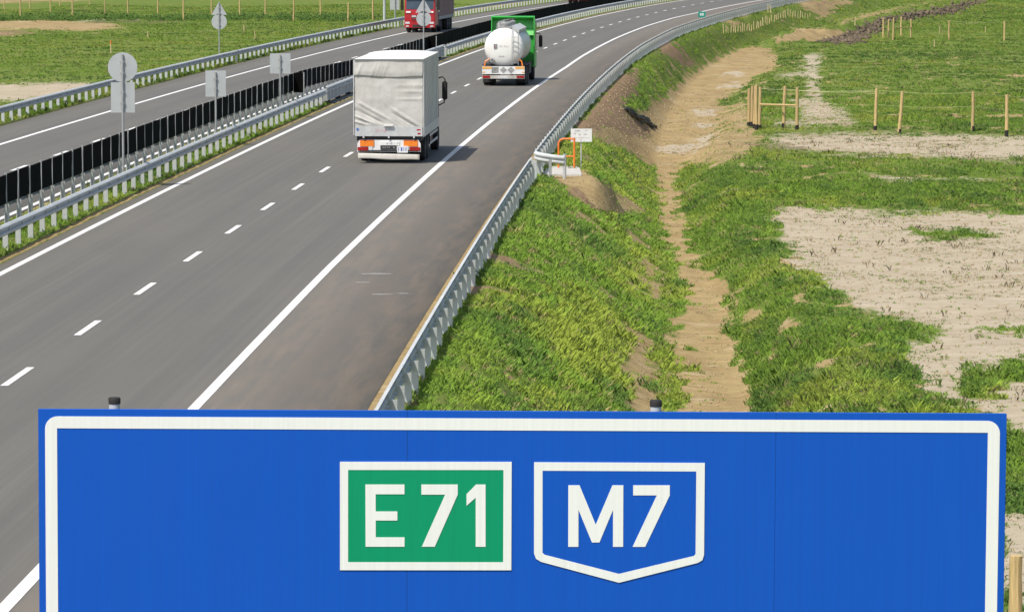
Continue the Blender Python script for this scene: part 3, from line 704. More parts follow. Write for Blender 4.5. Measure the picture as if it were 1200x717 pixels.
# ---- 1 tarpaulin truck
def tarp_truck(Y, t):
    T = empty('tarpaulin_truck', (float(RX(Y, t)), Y, 0), yaw(Y), 'truck with a creased grey tarpaulin body driving away in the right lane', 'truck')
    LB, HW, Z0, Z1 = 8.0, 1.225, 1.26, 3.70
    r = random.Random(3)
    folds = [(.06, .30, 58, .030, .07), (.10, .42, 62, .022, .09), (.38, .82, 63, .020, .06), (.46, .84, 60, .017, .05), (.56, .86, 60, .018, .05), (.62, .83, 62, .015, .05), (.12, .90, 62, .03, .05)]
    def crease(u, v):                                                    # u across, v up
        d = 0.0
        d += .034 * math.exp(-((v - (.40 - .55 * u)) / .022) ** 2) * sstep(.02, .10, u) * (1 - sstep(.42, .62, u))
        d -= .030 * math.exp(-((v - (.26 - .45 * u)) / .020) ** 2) * (1 - sstep(.35, .5, u))
        d += .034 * math.exp(-((v - (.17 - .36 * u)) / .017) ** 2) * (1 - sstep(.25, .42, u))
        d += .026 * math.exp(-((v - (.09 - .22 * u)) / .016) ** 2) * (1 - sstep(.2, .34, u))
        d += .030 * math.exp(-((v - (.62 - .62 * u)) / .022) ** 2) * sstep(.45, .62, u) * (1 - sstep(.92, 1.0, u))
        d -= .024 * math.exp(-((v - (.52 - .56 * u)) / .020) ** 2) * sstep(.5, .66, u) * (1 - sstep(.9, 1.0, u))
        for q in range(4):                                                  # fine slanting pulls from the corners
            d += .016 * math.exp(-((v - (.34 - .08 * q - (.62 - .07 * q) * u)) / .010) ** 2) * sstep(.0, .06, u) * (1 - sstep(.3 - .05 * q, .5 - .05 * q, u))
            d += .014 * math.exp(-((v - (.56 - .05 * q - .58 * u)) / .011) ** 2) * sstep(.5, .6, u) * (1 - sstep(.9, 1, u))
        for k, x0 in enumerate((.06, .27, .33, .38, .43)):
            d += (.032 if k == 0 else .022) * math.exp(-(((u - x0) - .42 * (v - .82)) / (.016 if k == 0 else .013)) ** 2) * sstep(.72, .80, v) * (1 - sstep(.90, .96, v))
        d += .016 * math.exp(-((v - .42) / .02) ** 2) * sstep(.55, .75, u) + .014 * math.exp(-((v - .53) / .02) ** 2) * sstep(.55, .8, u) + .012 * math.exp(-((v - .62) / .025) ** 2) * sstep(.5, .7, u)
        d += .030 * math.sin(math.pi * u) * math.sin(math.pi * v)
        d += .010 * float(fbm(np.array(u * 6.0), np.array(v * 7.0), 3) - .5) * 3
        return float(d)
    b = MB(); b.grid(lambda u, v: (-HW + .012 + (2 * HW - .024) * u, .02 - crease(u, v), Z0 + (Z1 - Z0) * v), 70, 70)
    rear = b.obj('rear_curtain', 'tarp', T, smooth=True)
    b = MB(); b.grid(lambda u, v: (-HW - .004 + (2 * HW + .008) * u, .0 - .030 * sstep(0, .3, v) * (1 - .3 * v) - crease(u, .76 + .24 * v) - .008 * (1 - v) * math.sin(u * 9), Z0 + (Z1 - Z0) * (.745 + .012 * math.sin(u * 7 + 1) - .015 * u + (.255 + .003) * v - (.012 * math.sin(u * 7 + 1) - .015 * u) * v)), 50, 10)
    o = b.obj('flap', 'tarp', rear, smooth=True); md = o.modifiers.new('s', 'SOLIDIFY'); md.thickness = .012
    def roof(u, v):
        x = -HW + 2 * HW * u; e = abs(2 * u - 1)
        z = Z1 + .004 + sstep(0, .10, v) * (.075 * (1 - e ** 3.2) + .02 * abs(math.sin(v * 4 * math.pi)) * (1 - e ** 4)) - .07 * sstep(.94, 1, v)
        xin = 1 - .10 * sstep(.965, 1, v)
        return (x * xin * 1.006, -.075 + (LB + .075) * v, z)
    MB().grid(roof, 24, 40).obj('roof', 'tarproof', T, smooth=True)
    for s in (-1, 1):
        def side(u, v): return (s * (HW + .012 * math.sin(u * 38) * math.sin(math.pi * v) + .01 * math.sin(u * 11 + v * 3)), LB * u, Z0 + (Z1 - Z0 + .004) * v)
        sd = MB().grid(side, 60, 10).obj('side_curtain', 'tarp', T, smooth=True)
        for k in range(1, 8): MB().box(s * (HW + .014) - .012, s * (HW + .014) + .012, LB * k / 8 - .02, LB * k / 8 + .02, Z0 - .12, Z1 - .06).obj('strap', 'board', sd)
        MB().box(min(s * (HW + .0), s * (HW + .03)), max(s * (HW + .0), s * (HW + .03)), .03, LB, .93, 1.275).obj('side_board', 'board', T, bevel=.008)
        MB().tube([(s * (HW + .022), .012, 1.0), (s * (HW + .024), .012, Z1 - .05)], .022, 8).obj('corner_post', 'board', T)
    MB().grid(lambda u, v: (-HW + 2 * HW * u, LB, Z0 + (Z1 - Z0 + .03) * v), 4, 4).obj('front_curtain', 'tarp', T)
    tb = MB().box(-1.21, 1.21, -.045, .0, .96, 1.31).obj('tailboard', 'board', T, bevel=.008)
    b = MB(); b.prism([(-1.14, 1.26), (-1.04, 1.22), (-1.1, 1.19), (-1.04, 1.16), (-1.12, 1.15), (-1.16, 1.2)], -.049, -.044); b.obj('emblem', 'textblue', tb)
    b = MB(); text_marks(b, -.62, -.12, 1.12, 1.22, -.046, 5); b.obj('lettering', 'textpink', tb)
    b = MB(); b.box(1.0, 1.14, -.049, -.044, 1.17, 1.22); b.box(1.03, 1.14, -.049, -.044, 1.03, 1.09); b.obj('emblem', 'redpaint', tb)
    for x in (-.9, 0, .9): MB().box(x - .03, x + .03, -.075, -.046, .90, 1.02).obj('hinge', 'board', tb)
    MB().box(-.17, .17, -.13, -.045, 1.315, 1.40).obj('lock_box', 'white', tb, bevel=.012)
    MB().box(-1.15, 1.15, .06, LB, .80, .955).obj('bed_frame', 'dark', T)
    for s in (-1, 1): MB().box(s * .42 - .05, s * .42 + .05, .1, 9.6, .50, .79).obj('chassis_beam', 'dark', T)
    lb = MB().prism([(-1.13, .70), (-1.05, .83), (1.05, .83), (1.13, .70), (1.14, .41), (-1.14, .41)], .02, .07).obj('light_bar', 'white', T)
    MB().box(-1.04, 1.04, -.0, .018, .43, .47).obj('trim', 'dark', lb)
    for s in (-1, 1):
        MB().box(min(s * .53, s * 1.03), max(s * .53, s * 1.03), -.012, .018, .60, .805).obj('marker_plate', 'orange', lb, bevel=.004)
        MB().box(min(s * .53, s * 1.03), max(s * .53, s * 1.03), -.004, .019, .806, .826).obj('marker_edge', 'redlamp', lb)
        MB().box(min(s * .74, s * 1.12), max(s * .74, s * 1.12), -.035, .018, .45, .575).obj('tail_lamp', 'redlamp', lb, bevel=.008)
        MB().box(s * .66 - .07, s * .66 + .07, -.01, .018, .47, .60).obj('reverse_lamp' if s < 0 else 'lamp_base', 'lampglass', lb)
    b = MB(); b.box(-.30, .38, -.012, .018, .64, .77); wp = b.obj('name_board', 'white', lb)
    b = MB(); text_marks(b, -.08, .36, .67, .74, -.013, 9); b.obj('lettering', 'textgrey', wp)
    b = MB(); b.box(-.30, .26, -.02, .018, .49, .64); dp = b.obj('dark_plate', 'dark', lb)
    b = MB(); text_marks(b, -.22, .2, .54, .60, -.021, 12); b.obj('lettering', 'textpale', dp)
    b = MB(); b.box(.30, .68, -.05, -.02, .38, .62); np_ = b.obj('number_plate', 'white', lb)
    for x, w_ in ((.34, .02), (.43, .055), (.53, .02), (.60, .03)): MB().box(x, x + w_, -.053, -.05, .44, .57).obj('character', 'textblue', np_)
    b = MB(); b.grid(lambda u, v: (-1.1 + 2.2 * u, -.06 - .012 * math.sin(v * math.pi) - .05 * (1 - v) - .02 * math.sin(math.pi * u), .17 + .20 * v - .05 * u + .012 * math.sin(u * 9) * (1 - v)), 24, 5)
    o = b.obj('bumper', 'bumper', T, smooth=True); md = o.modifiers.new('s', 'SOLIDIFY'); md.thickness = .04
    for y, dual in ((1.9, True), (3.2, True), (8.9, False)):
        for s in (-1, 1):
            make_wheel(T, s * (.90 if dual else 1.02), y, .5, .3, s, dual)
            if dual:
                b = MB(); ar = [(y + .62 * math.cos(a), .5 + .6 * math.sin(a)) for a in np.linspace(0, math.pi, 12)]; ar2 = [(y + .59 * math.cos(a), .5 + .57 * math.sin(a)) for a in np.linspace(math.pi, 0, 12)]
                b.prism([(p[0], min(p[1], .93)) for p in ar] + [(p[0], min(p[1], .90)) for p in ar2], s * .9 - .3, s * .9 + .3, 'x'); b.obj('mudguard', 'dark', T)
    for s in (-1, 1): MB().box(s * .9 - .28, s * .9 + .28, 1.18, 1.2, .2, .8).obj('mudflap', 'rubber', T)
    MB().box(.75, 1.18, 4.2, 5.4, .45, .9).obj('tool_box', 'redtarp', T, bevel=.02); MB().box(-1.15, -.7, 4.2, 5.6, .4, .92).obj('fuel_tank', 'galv_d', T, bevel=.06)
    for s in (-1, 1):
        for z in (.45, .75): MB().box(s * 1.17 - .015, s * 1.17 + .015, 4.0, 8.2, z, z + .09).obj('side_guard', 'board', T)
    cabp = [(8.15, .55), (10.1, .55), (10.15, 1.5), (9.95, 2.75), (9.6, 3.05), (8.15, 3.05)]
    cab = MB().prism(cabp, -1.1, 1.1, 'x').obj('cab', 'dark', T, bevel=.05)
    for s in (-1, 1):
        MB().box(min(s * 1.09, s * 1.107), max(s * 1.09, s * 1.107), 8.7, 9.8, 1.75, 2.6).obj('side_window', 'glass', cab)
    for s in (-1, 1):
        m_ = MB().box(s * 1.36 - .10, s * 1.36 + .10, 9.55, 9.7, 1.85, 2.55).obj('mirror', 'tar', cab, bevel=.035)
        MB().tube([(s * 1.08, 9.6, 2.66), (s * 1.28, 9.6, 2.72), (s * 1.37, 9.6, 2.62), (s * 1.39, 9.6, 2.2), (s * 1.34, 9.6, 1.74), (s * 1.1, 9.6, 1.62)], .025, 8).obj('mirror_arm', 'tar', m_, smooth=True)
    return T
tarp_truck(143.4, 1.93)

# ---- 2 tanker
def tanker(Y, t):
    T = empty('tanker_truck', (float(RX(Y, t)), Y, 0), yaw(Y), 'tanker truck with round white tank and bright green cab, ahead of the tarpaulin truck', 'truck')
    r, zc, LT = 1.02, 2.0, 7.4
    prof = [(.02, .05), (.025, .35), (.06, .62), (.12, .83), (.21, .96), (.30, r), (.36, r), (.38, r * 1.015), (.42, r * 1.015), (.44, r)] + [(y, r) for y in np.linspace(.6, LT, 10)] + [(LT + .15, .8), (LT + .2, .3)]
    tank = MB().lathe(prof[9:], 48, 'y', (0, 0, zc)).obj('tank', 'silver', T, smooth=True)
    MB().lathe(prof[:10], 48, 'y', (0, 0, zc)).obj('tank_end', 'creamtank', tank, smooth=True)
    b = MB(); ring_ = [(-.14, -.12), (.14, -.12), (.14, .12), (-.14, .12)]
    lg = MB()
    for bx in ((-.52, -.34, 1.98, 2.02), (-.52, -.34, 2.16, 2.20), (-.52, -.48, 2.021, 2.159), (-.38, -.34, 2.021, 2.159)): lg.box(bx[0], bx[1], -.006, .03, bx[2], bx[3])
    lg.obj('logo', 'textgrey', tank); MB().box(-.47, -.39, .004, .03, 2.03, 2.06).obj('logo_bar', 'redlamp', tank)
    b = MB(); text_marks(b, -.24, .25, 2.03, 2.13, .018, 21); b.obj('lettering', 'textpale', tank)
    b = MB(); text_marks(b, -.30, .05, 1.52, 1.58, .03, 23); b.obj('lettering', 'textgrey', tank)
    for x in (-.62, ): MB().lathe([(-.02, .12), (.12, .12)], 14, 'y', (x, .06, 1.36)).obj('valve', 'grime', tank)
    MB().tube([(-.78, .1, 1.3), (-.62, .02, 1.42), (-.46, .1, 1.3)], .03, 6).obj('valve_pipe', 'grime', tank)
    # top: walkway, hatches, trough
    tw = MB().box(-.42, .36, .7, LT - .1, zc + r - .06, zc + r + .06).obj('walkway', 'grime', tank)
    for y in (1.5, 2.8, 4.1, 5.4, 6.6):
        h_ = MB().lathe([(0, .34), (.20, .34), (.24, .27), (.31, .08)], 20, 'z', (-.12, y, zc + r + .03)).obj('hatch', 'grime', tank, smooth=True)
        MB().tube([(-.45, y, zc + r + .30), (.2, y + .05, zc + r + .36)], .025, 6).obj('clamp', 'dark', h_)
    MB().tube([(-.30, .8, zc + r + .02), (-.30, .9, zc + r + .32), (-.30, 5.6, zc + r + .32), (-.30, 5.7, zc + r)], .02, 6).obj('handrail', 'galv', tank)
    b = MB(); b.prism([(.36, zc + r - .06), (.74, zc + r - .26), (.78, zc + r - .10), (.40, zc + r + .12)], .9, LT - .2, 'y'); b.obj('hose_trough', 'galv', tank, bevel=.01)
    ld = empty('ladder', (0, 0, 0)); ld.parent = T
    for x in (.45, .78): MB().tube([(x, -.04, 1.1), (x, -.04, 2.75), (x, .25, 3.0)], .018, 6).obj('stile', 'galv_d', ld)
    for k in range(6): MB().box(.45, .78, -.055, -.03, 1.2 + k * .27, 1.222 + k * .27).obj('rung', 'galv_d', ld)
    # rear board, lamps
    rb = MB().box(-1.12, 1.12, -.12, -.06, .62, 1.03).obj('rear_board', 'white', T, bevel=.01)
    for s in (-1, 1):
        MB().box(min(s * .62, s * 1.11), max(s * .62, s * 1.11), -.132, -.121, .90, 1.02).obj('marker_plate', 'amber', rb)
        MB().box(min(s * .98, s * 1.11), max(s * .98, s * 1.11), -.132, -.121, .70, .76).obj('reflector', 'amber', rb)
    MB().box(-.62, -.26, -.132, -.121, .70, 1.0).obj('hazard_plate', 'grime', rb)
    for x in (.0, .40): MB().prism([(x - .19, .85), (x, .67), (x + .19, .85), (x, 1.02)], -.132, -.121).obj('hazard_diamond', 'grime', rb)
    bp = MB().box(-1.12, 1.12, -.16, -.06, .38, .56).obj('bumper', 'bumper', T, bevel=.015)
    for s in (-1, 1): MB().box(min(s * .70, s * 1.10), max(s * .70, s * 1.10), -.178, -.161, .42, .55).obj('tail_lamp', 'redlamp', bp, bevel=.006)
    b = MB(); b.box(-.26, .26, -.172, -.161, .40, .52); q = b.obj('number_plate', 'white', bp)
    b = MB(); text_marks(b, -.22, .24, .42, .50, -.173, 31); b.obj('lettering', 'textgrey', q)
    MB().box(-1.05, 1.05, .0, LT + .6, .95, 1.06).obj('sub_frame', 'dark', T)
    for s in (-1, 1):
        MB().box(s * .42 - .06, s * .42 + .06, -.05, 9.6, .55, .94).obj('chassis_beam', 'dark', T)
        MB().tube([(s * 1.0, -.02, 1.05), (s * .95, .02, 1.3), (s * .75, .05, 1.42)], .035, 8).obj('corner_guard', 'orange', T)
        MB().box(s * .98 - .14, s * .98 + .14, 3.9, 5.6, .5, 1.1).obj('side_locker', 'dark', T, bevel=.02)
        for y in (1.3, 2.6): make_wheel(T, s * .86, y, .52, .3, s, True)
        make_wheel(T, s * .95, 8.95, .5, .3, s)
        MB().box(s * .87 - .3, s * .87 + .3, .62, 3.3, 1.07, 1.11).obj('mudguard', 'dark', T)
        MB().box(s * .86 - .27, s * .86 + .27, .55, .58, .18, .9).obj('mudflap', 'rubber', T)
    # cab with open-backed roof deflector
    CW = 1.16; DY = 1.35
    n0 = len(T.children)
    cab = MB().prism([(6.75, .75), (8.7, .6), (8.75, 1.6), (8.55, 2.75), (8.2, 2.9), (6.75, 2.9)], -CW, CW, 'x').obj('cab', 'green', T, bevel=.05)
    df = MB()
    df.prism([(6.35, 3.46), (6.35, 3.42), (8.2, 2.86), (8.25, 2.90), (6.5, 3.50)], -CW - .02, CW + .02, 'x')
    for s in (-1, 1):
        df.prism([(6.3, 2.45), (6.9, 2.45), (8.2, 2.86), (6.35, 3.44)], min(s * (CW - .03), s * (CW + .02)), max(s * (CW - .03), s * (CW + .02)), 'x')
    df.obj('roof_deflector', 'green', cab)
    MB().prism([(6.62, 2.45), (6.66, 2.45), (7.0, 3.3), (6.96, 3.3)], -CW + .04, CW - .04, 'x').obj('added_deflector_panel', 'greensunlit', cab)  # added shallow back wall in lighter green, so the deflector's inside looks sunlit
    for s in (-1, 1):
        MB().prism([(6.25, .85), (6.76, .85), (6.9, 2.5), (6.3, 2.46)], min(s * (CW - .02), s * (CW + .03)), max(s * (CW - .02), s * (CW + .03)), 'x').obj('side_fairing', 'green', cab)
        m_ = MB().box(s * 1.40 - .10, s * 1.40 + .10, 8.3, 8.45, 1.75, 2.4).obj('mirror', 'tar', cab, bevel=.03)
        MB().tube([(s * 1.12, 8.4, 2.5), (s * 1.36, 8.4, 2.5), (s * 1.40, 8.4, 2.3)], .025, 8).obj('mirror_arm', 'tar', m_)
        MB().box(min(s * (CW - .01), s * (CW + .007)), max(s * (CW - .01), s * (CW + .007)), 7.5, 8.4, 1.75, 2.55).obj('side_window', 'glass', cab)
    MB().box(-.8, .8, 6.70, 6.742, 1.85, 2.6).obj('rear_panel', 'dark', cab)
    cab.location.y = DY
    return T
tanker(212.0, 2.0)

# ---- 3, 4 oncoming red trucks (nose towards the camera: local -y)
def red_truck(Y, t, label):
    T = empty('red_truck', (float(RX(Y, t)), Y, 0), yaw(Y), label, 'truck', 'red trucks on the oncoming carriageway')
    HW = 1.2
    cab = MB().prism([(.0, .45), (-.03, 1.0), (.0, 1.62), (.22, 2.72), (.45, 3.1), (2.1, 3.15), (2.1, .55)], -HW, HW, 'x').obj('cab', 'redpaint', T, bevel=.05)
    def front(name, x0, x1, z0, z1, mat, d=.03, par=None):
        def yy(z): return -.03 * (1 - abs(z - 1) ) if z < 1.62 else .2 * (z - 1.62)
        b = MB(); V = [(x, yy(z) - dd, z) for dd in (d, -.05) for z in (z0, z1) for x in (x0, x1)]
        b.add(V, [(0, 1, 3, 2), (4, 6, 7, 5), (0, 4, 5, 1), (2, 3, 7, 6), (0, 2, 6, 4), (1, 5, 7, 3)])
        return b.obj(name, mat, par or cab)
    front('windscreen', -1.08, 1.08, 1.82, 2.58, 'glass', .02)
    front('sun_visor', -1.1, 1.1, 2.62, 2.78, 'redpaint', .16)
    for s in (-1, 1): front('corner_panel', min(s * .72, s * 1.08), max(s * .72, s * 1.08), 1.54, 1.66, 'white', .05)
    g_ = front('grille', -.70, .70, .92, 1.42, 'redpaint', .05)
    for k in range(3): front('grille_slot', -.66, .66, .98 + k * .15, 1.05 + k * .15, 'dark', .058, g_)
    front('badge', -.62, -.28, 1.20, 1.34, 'textpale', .07, g_)
    bp = front('bumper', -1.2, 1.2, .38, .86, 'redpaint', .12)
    front('bumper_slot', -.55, .55, .42, .62, 'dark', .126, bp)
    for s in (-1, 1):
        front('headlamp', min(s * .78, s * 1.12), max(s * .78, s * 1.12), .68, .84, 'lampglass', .14, bp)
        front('fog_lamp', min(s * .85, s * 1.08), max(s * .85, s * 1.08), .45, .55, 'lampglass', .14, bp)
        m_ = MB().box(s * 1.42 - .11, s * 1.42 + .11, .15, .32, 1.75, 2.55).obj('mirror', 'tar', cab, bevel=.03)
        MB().tube([(s * 1.15, .3, 2.62), (s * 1.4, .25, 2.66), (s * 1.42, .25, 2.4)], .025, 6).obj('mirror_arm', 'redpaint', m_)
        MB().box(min(s * 1.19, s * 1.208), max(s * 1.19, s * 1.208), .5, 1.5, 1.75, 2.55).obj('side_window', 'glass', cab)
        make_wheel(T, s * 1.0, 1.1, .5, .32, s)
        for y in (4.2, 9.0, 10.3, 11.6): make_wheel(T, s * .92, y, .5, .3, s, True)
        MB().box(s * .45 - .06, s * .45 + .06, .6, 12.5, .6, .9).obj('chassis_beam', 'dark', T)
        MB().box(min(s * .8, s * 1.18), max(s * .8, s * 1.18), 2.1, 3.4, .4, .95).obj('fuel_tank', 'dark', T, bevel=.05)
    MB().box(-1.22, 1.22, 2.7, 13.0, .95, 1.2).obj('trailer_frame', 'galv_d', T)
    MB().grid(lambda u, v: (-1.18 + 2.36 * u, 2.70, 1.2 + 2.55 * v), 3, 3).obj('trailer_front', 'redtarp', T)
    for s in (-1, 1): MB().grid(lambda u, v: (s * (1.235 + .02 * math.sin(u * 70) * math.sin(math.pi * v)), 2.7 + 10.3 * u, 1.2 + 2.6 * v), 70, 5).obj('trailer_side', 'redtarp', T, smooth=True)
    MB().grid(lambda u, v: (-1.25 + 2.5 * u, 2.68 + 10.34 * v, 3.79 + .04 * math.sin(math.pi * u)), 6, 10).obj('trailer_roof', 'redtarp', T)
    return T
red_truck(316.5, -13.0, 'oncoming red truck with maroon trailer behind the pointed sign back')
red_truck(432.0, -13.0, 'oncoming red truck at the top edge, only its bumper and wheels in view')

# ================================================================== SIGNS SEEN FROM BEHIND
def sign_back(name, px, t, zparts, label, pole_r=.04, top=None, group='sign backs facing the camera', ground=None):
    Y = solveY(px, t, 1.5); X = float(RX(Y, t)); g = gz(X, Y) if ground is None else ground
    T = empty(name, (X, Y, g), 0, label, 'road sign', group)
    s = FPX / Y; gy = float(proj(X, Y, g)[1])
    def zz(py): return (gy - py) / s
    def xx(p): return (p - px) / s
    zt = 0
    for kind, a in zparts:
        b = MB()
        if kind == 'disc':
            cxp, cyp, rp_ = a; pts = [(xx(cxp) + rp_ / s * math.cos(k * math.pi / 18), zz(cyp) + rp_ / s * math.sin(k * math.pi / 18)) for k in range(36)]
            zt = max(zt, zz(cyp) + rp_ / s)
        elif kind == 'rect':
            x0, x1, y0, y1 = a; pts = [(xx(x0), zz(y1)), (xx(x1), zz(y1)), (xx(x1), zz(y0)), (xx(x0), zz(y0))]; zt = max(zt, zz(y0))
        else:
            pts = [(xx(p), zz(q)) for p, q in a]; zt = max(zt, max(p[1] for p in pts))
        b.prism(pts, -.02, .004, 'y'); pl = b.obj('plate', 'signback', T)
        zc = sum(p[1] for p in pts) / len(pts)
        for dz in (-.18, .18): MB().box(-.07, .07, -.09, -.021, zc + dz - .02, zc + dz + .02).obj('clamp', 'galv_d', pl)
    MB().tube([(0, -.065, -.5), (0, -.065, zt - .06 if top is None else top)], pole_r, 10).obj('pole', 'galv_d', T, smooth=True)
    return T
sign_back('round_sign', 144.5, -5.6, [('disc', (144.5, 79, 17.3)), ('rect', (130.5, 158.5, 96.6, 132))], 'round sign back over a square plate on a pole in the median, leftmost')
sign_back('square_sign', 253, -5.6, [('rect', (241, 265, 83, 113.5))], 'plain square sign back on a pole between the round sign and its twin')
sign_back('square_sign', 328.5, -5.6, [('rect', (316.5, 340.5, 63, 86.5))], 'plain square sign back on the pole nearest the tarpaulin truck')
sign_back('pointed_sign', 257, -17.9, [('poly', [(248, 18), (257, 2.5), (266, 18)]), ('disc', (257, 26, 9))], 'triangle above disc sign back standing behind the far left guard rail')
sign_back('pointed_sign', 496.5, -5.6, [('poly', [(487, 15.5), (496.5, -1.5), (506, 15.5)]), ('disc', (496.5, 22.5, 8.6))], 'triangle above disc sign back in the median, in front of the red truck')
sign_back('square_sign', 463, -17.9, [('rect', (457, 468, -12, 12))], 'square sign back at the top edge, left of the red truck', pole_r=.06)
Y = solveY(450.5, -18.2); X = float(RX(Y, -18.2)); g = gz(X, Y)
P_ = empty('gantry_post', (X, Y, g), 0, 'tall thick grey post behind the far guard rail, left of the red truck', 'post')
MB().tube([(0, 0, -.5), (0, 0, 8.6)], [.12, .10], 14).obj('shaft', 'galv', P_, smooth=True); MB().box(-.2, .2, -.2, .2, -.1, .05).obj('base_plate', 'galv_d', P_)
MB().tube([(0, 0, 8.3), (0, .0, 8.6), (2.0, 0, 8.9)], .07, 10).obj('arm', 'galv', P_)
# ---- km sign on the far rail
Y = solveY(822.5, 9.25, .9); t = float(t_rail(np.array([Y]))[0]) - .05; Y = solveY(822.5, t, .9); X = float(RX(Y, t)); s = FPX / Y
K = empty('distance_marker', (X, Y, gz(X, Y)), 0, 'small green kilometre sign on the guard rail at the far curve', 'road sign')
MB().tube([(0, .03, -.4), (0, .03, 1.2)], .03, 8).obj('pole', 'galv', K)
pl = MB().box(-4.3 / s, 4.3 / s, -.02, .01, .72, .72 + 6.6 / s).obj('plate', 'kmgreen', K)
b = MB(); z0 = .72 + 2.0 / s
for x in (-2.2, .25): 
    b.box(x / s, (x + .55) / s, -.026, -.019, z0, z0 + 2.8 / s); b.box((x + .6) / s, (x + 1.9) / s, -.026, -.019, z0, z0 + .7 / s); b.box((x + .6) / s, (x + 1.9) / s, -.026, -.019, z0 + 1.05 / s, z0 + 1.7 / s); b.box((x + .6) / s, (x + 1.9) / s, -.026, -.019, z0 + 2.1 / s, z0 + 2.8 / s)
b.obj('numerals', 'swhite', pl)

# ================================================================== HANDRAIL, SLAB, NOTICE
X, Y, Z = hit(652, 199); Zs = Z + .05
gs_ = FPX / Y
slab = MB().prism([(-.66, -3.6), (.84, -3.7), (.84, .9), (-.62, .9)], -.35, .07, 'z')
so = slab.obj('concrete_slab', 'concrete', None, bevel=.02, loc=(X, Y, Z)); tag(so, 'pale concrete slab at the gap in the guard rail', 'slab')
hr = empty('handrail', (X, Y, Z + .07), 0, 'orange tubular handrail standing on the concrete slab', 'handrail')
def hx(px): return (px - 652) / gs_
def frame(yo, x0, x1):
    b = MB(); h = 1.02
    b.tube([(x0, yo, -.12), (x0, yo, h - .16), (x0 + .05, yo, h - .05), (x0 + .16, yo, h), (x1 - .0, yo, h)], .035, 10); b.obj('hoop', 'orangepaint', hr, smooth=True)
    MB().tube([(x1, yo, -.12), (x1, yo, h + .03)], .038, 10).obj('upright', 'orangepaint', hr, smooth=True)
    MB().tube([(x0, yo, .40), (x1, yo, .40)], .026, 8).obj('cross_bar', 'orangepaint', hr, smooth=True)
frame(0.0, hx(654.5), hx(673))
Xn, Yn = X + (681.3 - 652) / gs_, Y + .4; gn = gz(Xn, Yn); sn = FPX / Yn
nb = empty('notice_board', (Xn, Yn, gn), 0, 'white notice board on a thin post behind the orange handrail', 'notice')
gy = float(proj(Xn, Yn, gn)[1]); zz = lambda py: (gy - py) / sn
MB().tube([(0, .03, -.4), (0, .03, zz(153))], .022, 8).obj('post', 'galv', nb)
bd = MB().box((669 - 681.3) / sn, (694 - 681.3) / sn, -.015, .012, zz(166.4), zz(151)).obj('board', 'white', nb, bevel=.004)
def nbx(u): return (669 + u * 25 - 681.3) / sn
def nbz(v): return zz(151 + v * 15.4)
for mat, rows in (('textgrey', [(.18, .44, .12, .20, 1), (.62, .78, .08, .20, 2), (.62, .78, .36, .48, 3), (.13, .27, .33, .37, 4), (.20, .26, .30, .46, 5)]), ('textpale', [(.35, .45, .33, .5, 6), (.08, .30, .66, .72, 7), (.45, .75, .65, .71, 8), (.78, .92, .66, .72, 9)]), ('textpink', [(.37, .43, .62, .72, 10), (.43, .54, .82, .9, 11)])):
    b = MB()
    for u0, u1, v0, v1, sd in rows: text_marks(b, nbx(u0), nbx(u1), nbz(v1), nbz(v0), -.0155, sd, .8)
    b.obj('lettering', mat, bd)
# low wooden/stone block and steel support at the gap
X2, Y2, Z2 = hit(643, 196); b = MB(); b.box(-.09, .09, -.09, .09, -.1, .28); tag(b.obj('marker_stone', 'concrete', None, bevel=.02, loc=(X2, Y2, Z2)), 'small concrete marker stone under the curved rail end', 'marker stone')

# ---- black crumpled sheet on the slope
X0, Y0, Z0_ = hit(731, 128); X1, Y1, Z1_ = hit(770, 150)
b = MB(); rs = []; pts = []
for k in range(26):
    u = k / 25; x, y_ = X0 + (X1 - X0) * u, Y0 + (Y1 - Y0) * u
    pts.append((x + .05 * math.sin(k * 1.7), y_, gz(x, y_) + .04)); rs.append((.05 + .17 * math.sin(math.pi * min(1, u * 1.05 + .06)) ** .6) * random.uniform(.75, 1.25))
b.tube(pts, rs, 14)
for i, v in enumerate(b.v): b.v[i] = (v[0] + random.uniform(-.04, .04), v[1] + random.uniform(-.15, .15), v[2] + random.uniform(-.04, .05))
tag(b.obj('plastic_sheet', 'plasticblack', None), 'crumpled black plastic sheet lying on the brown slope', 'plastic sheet')

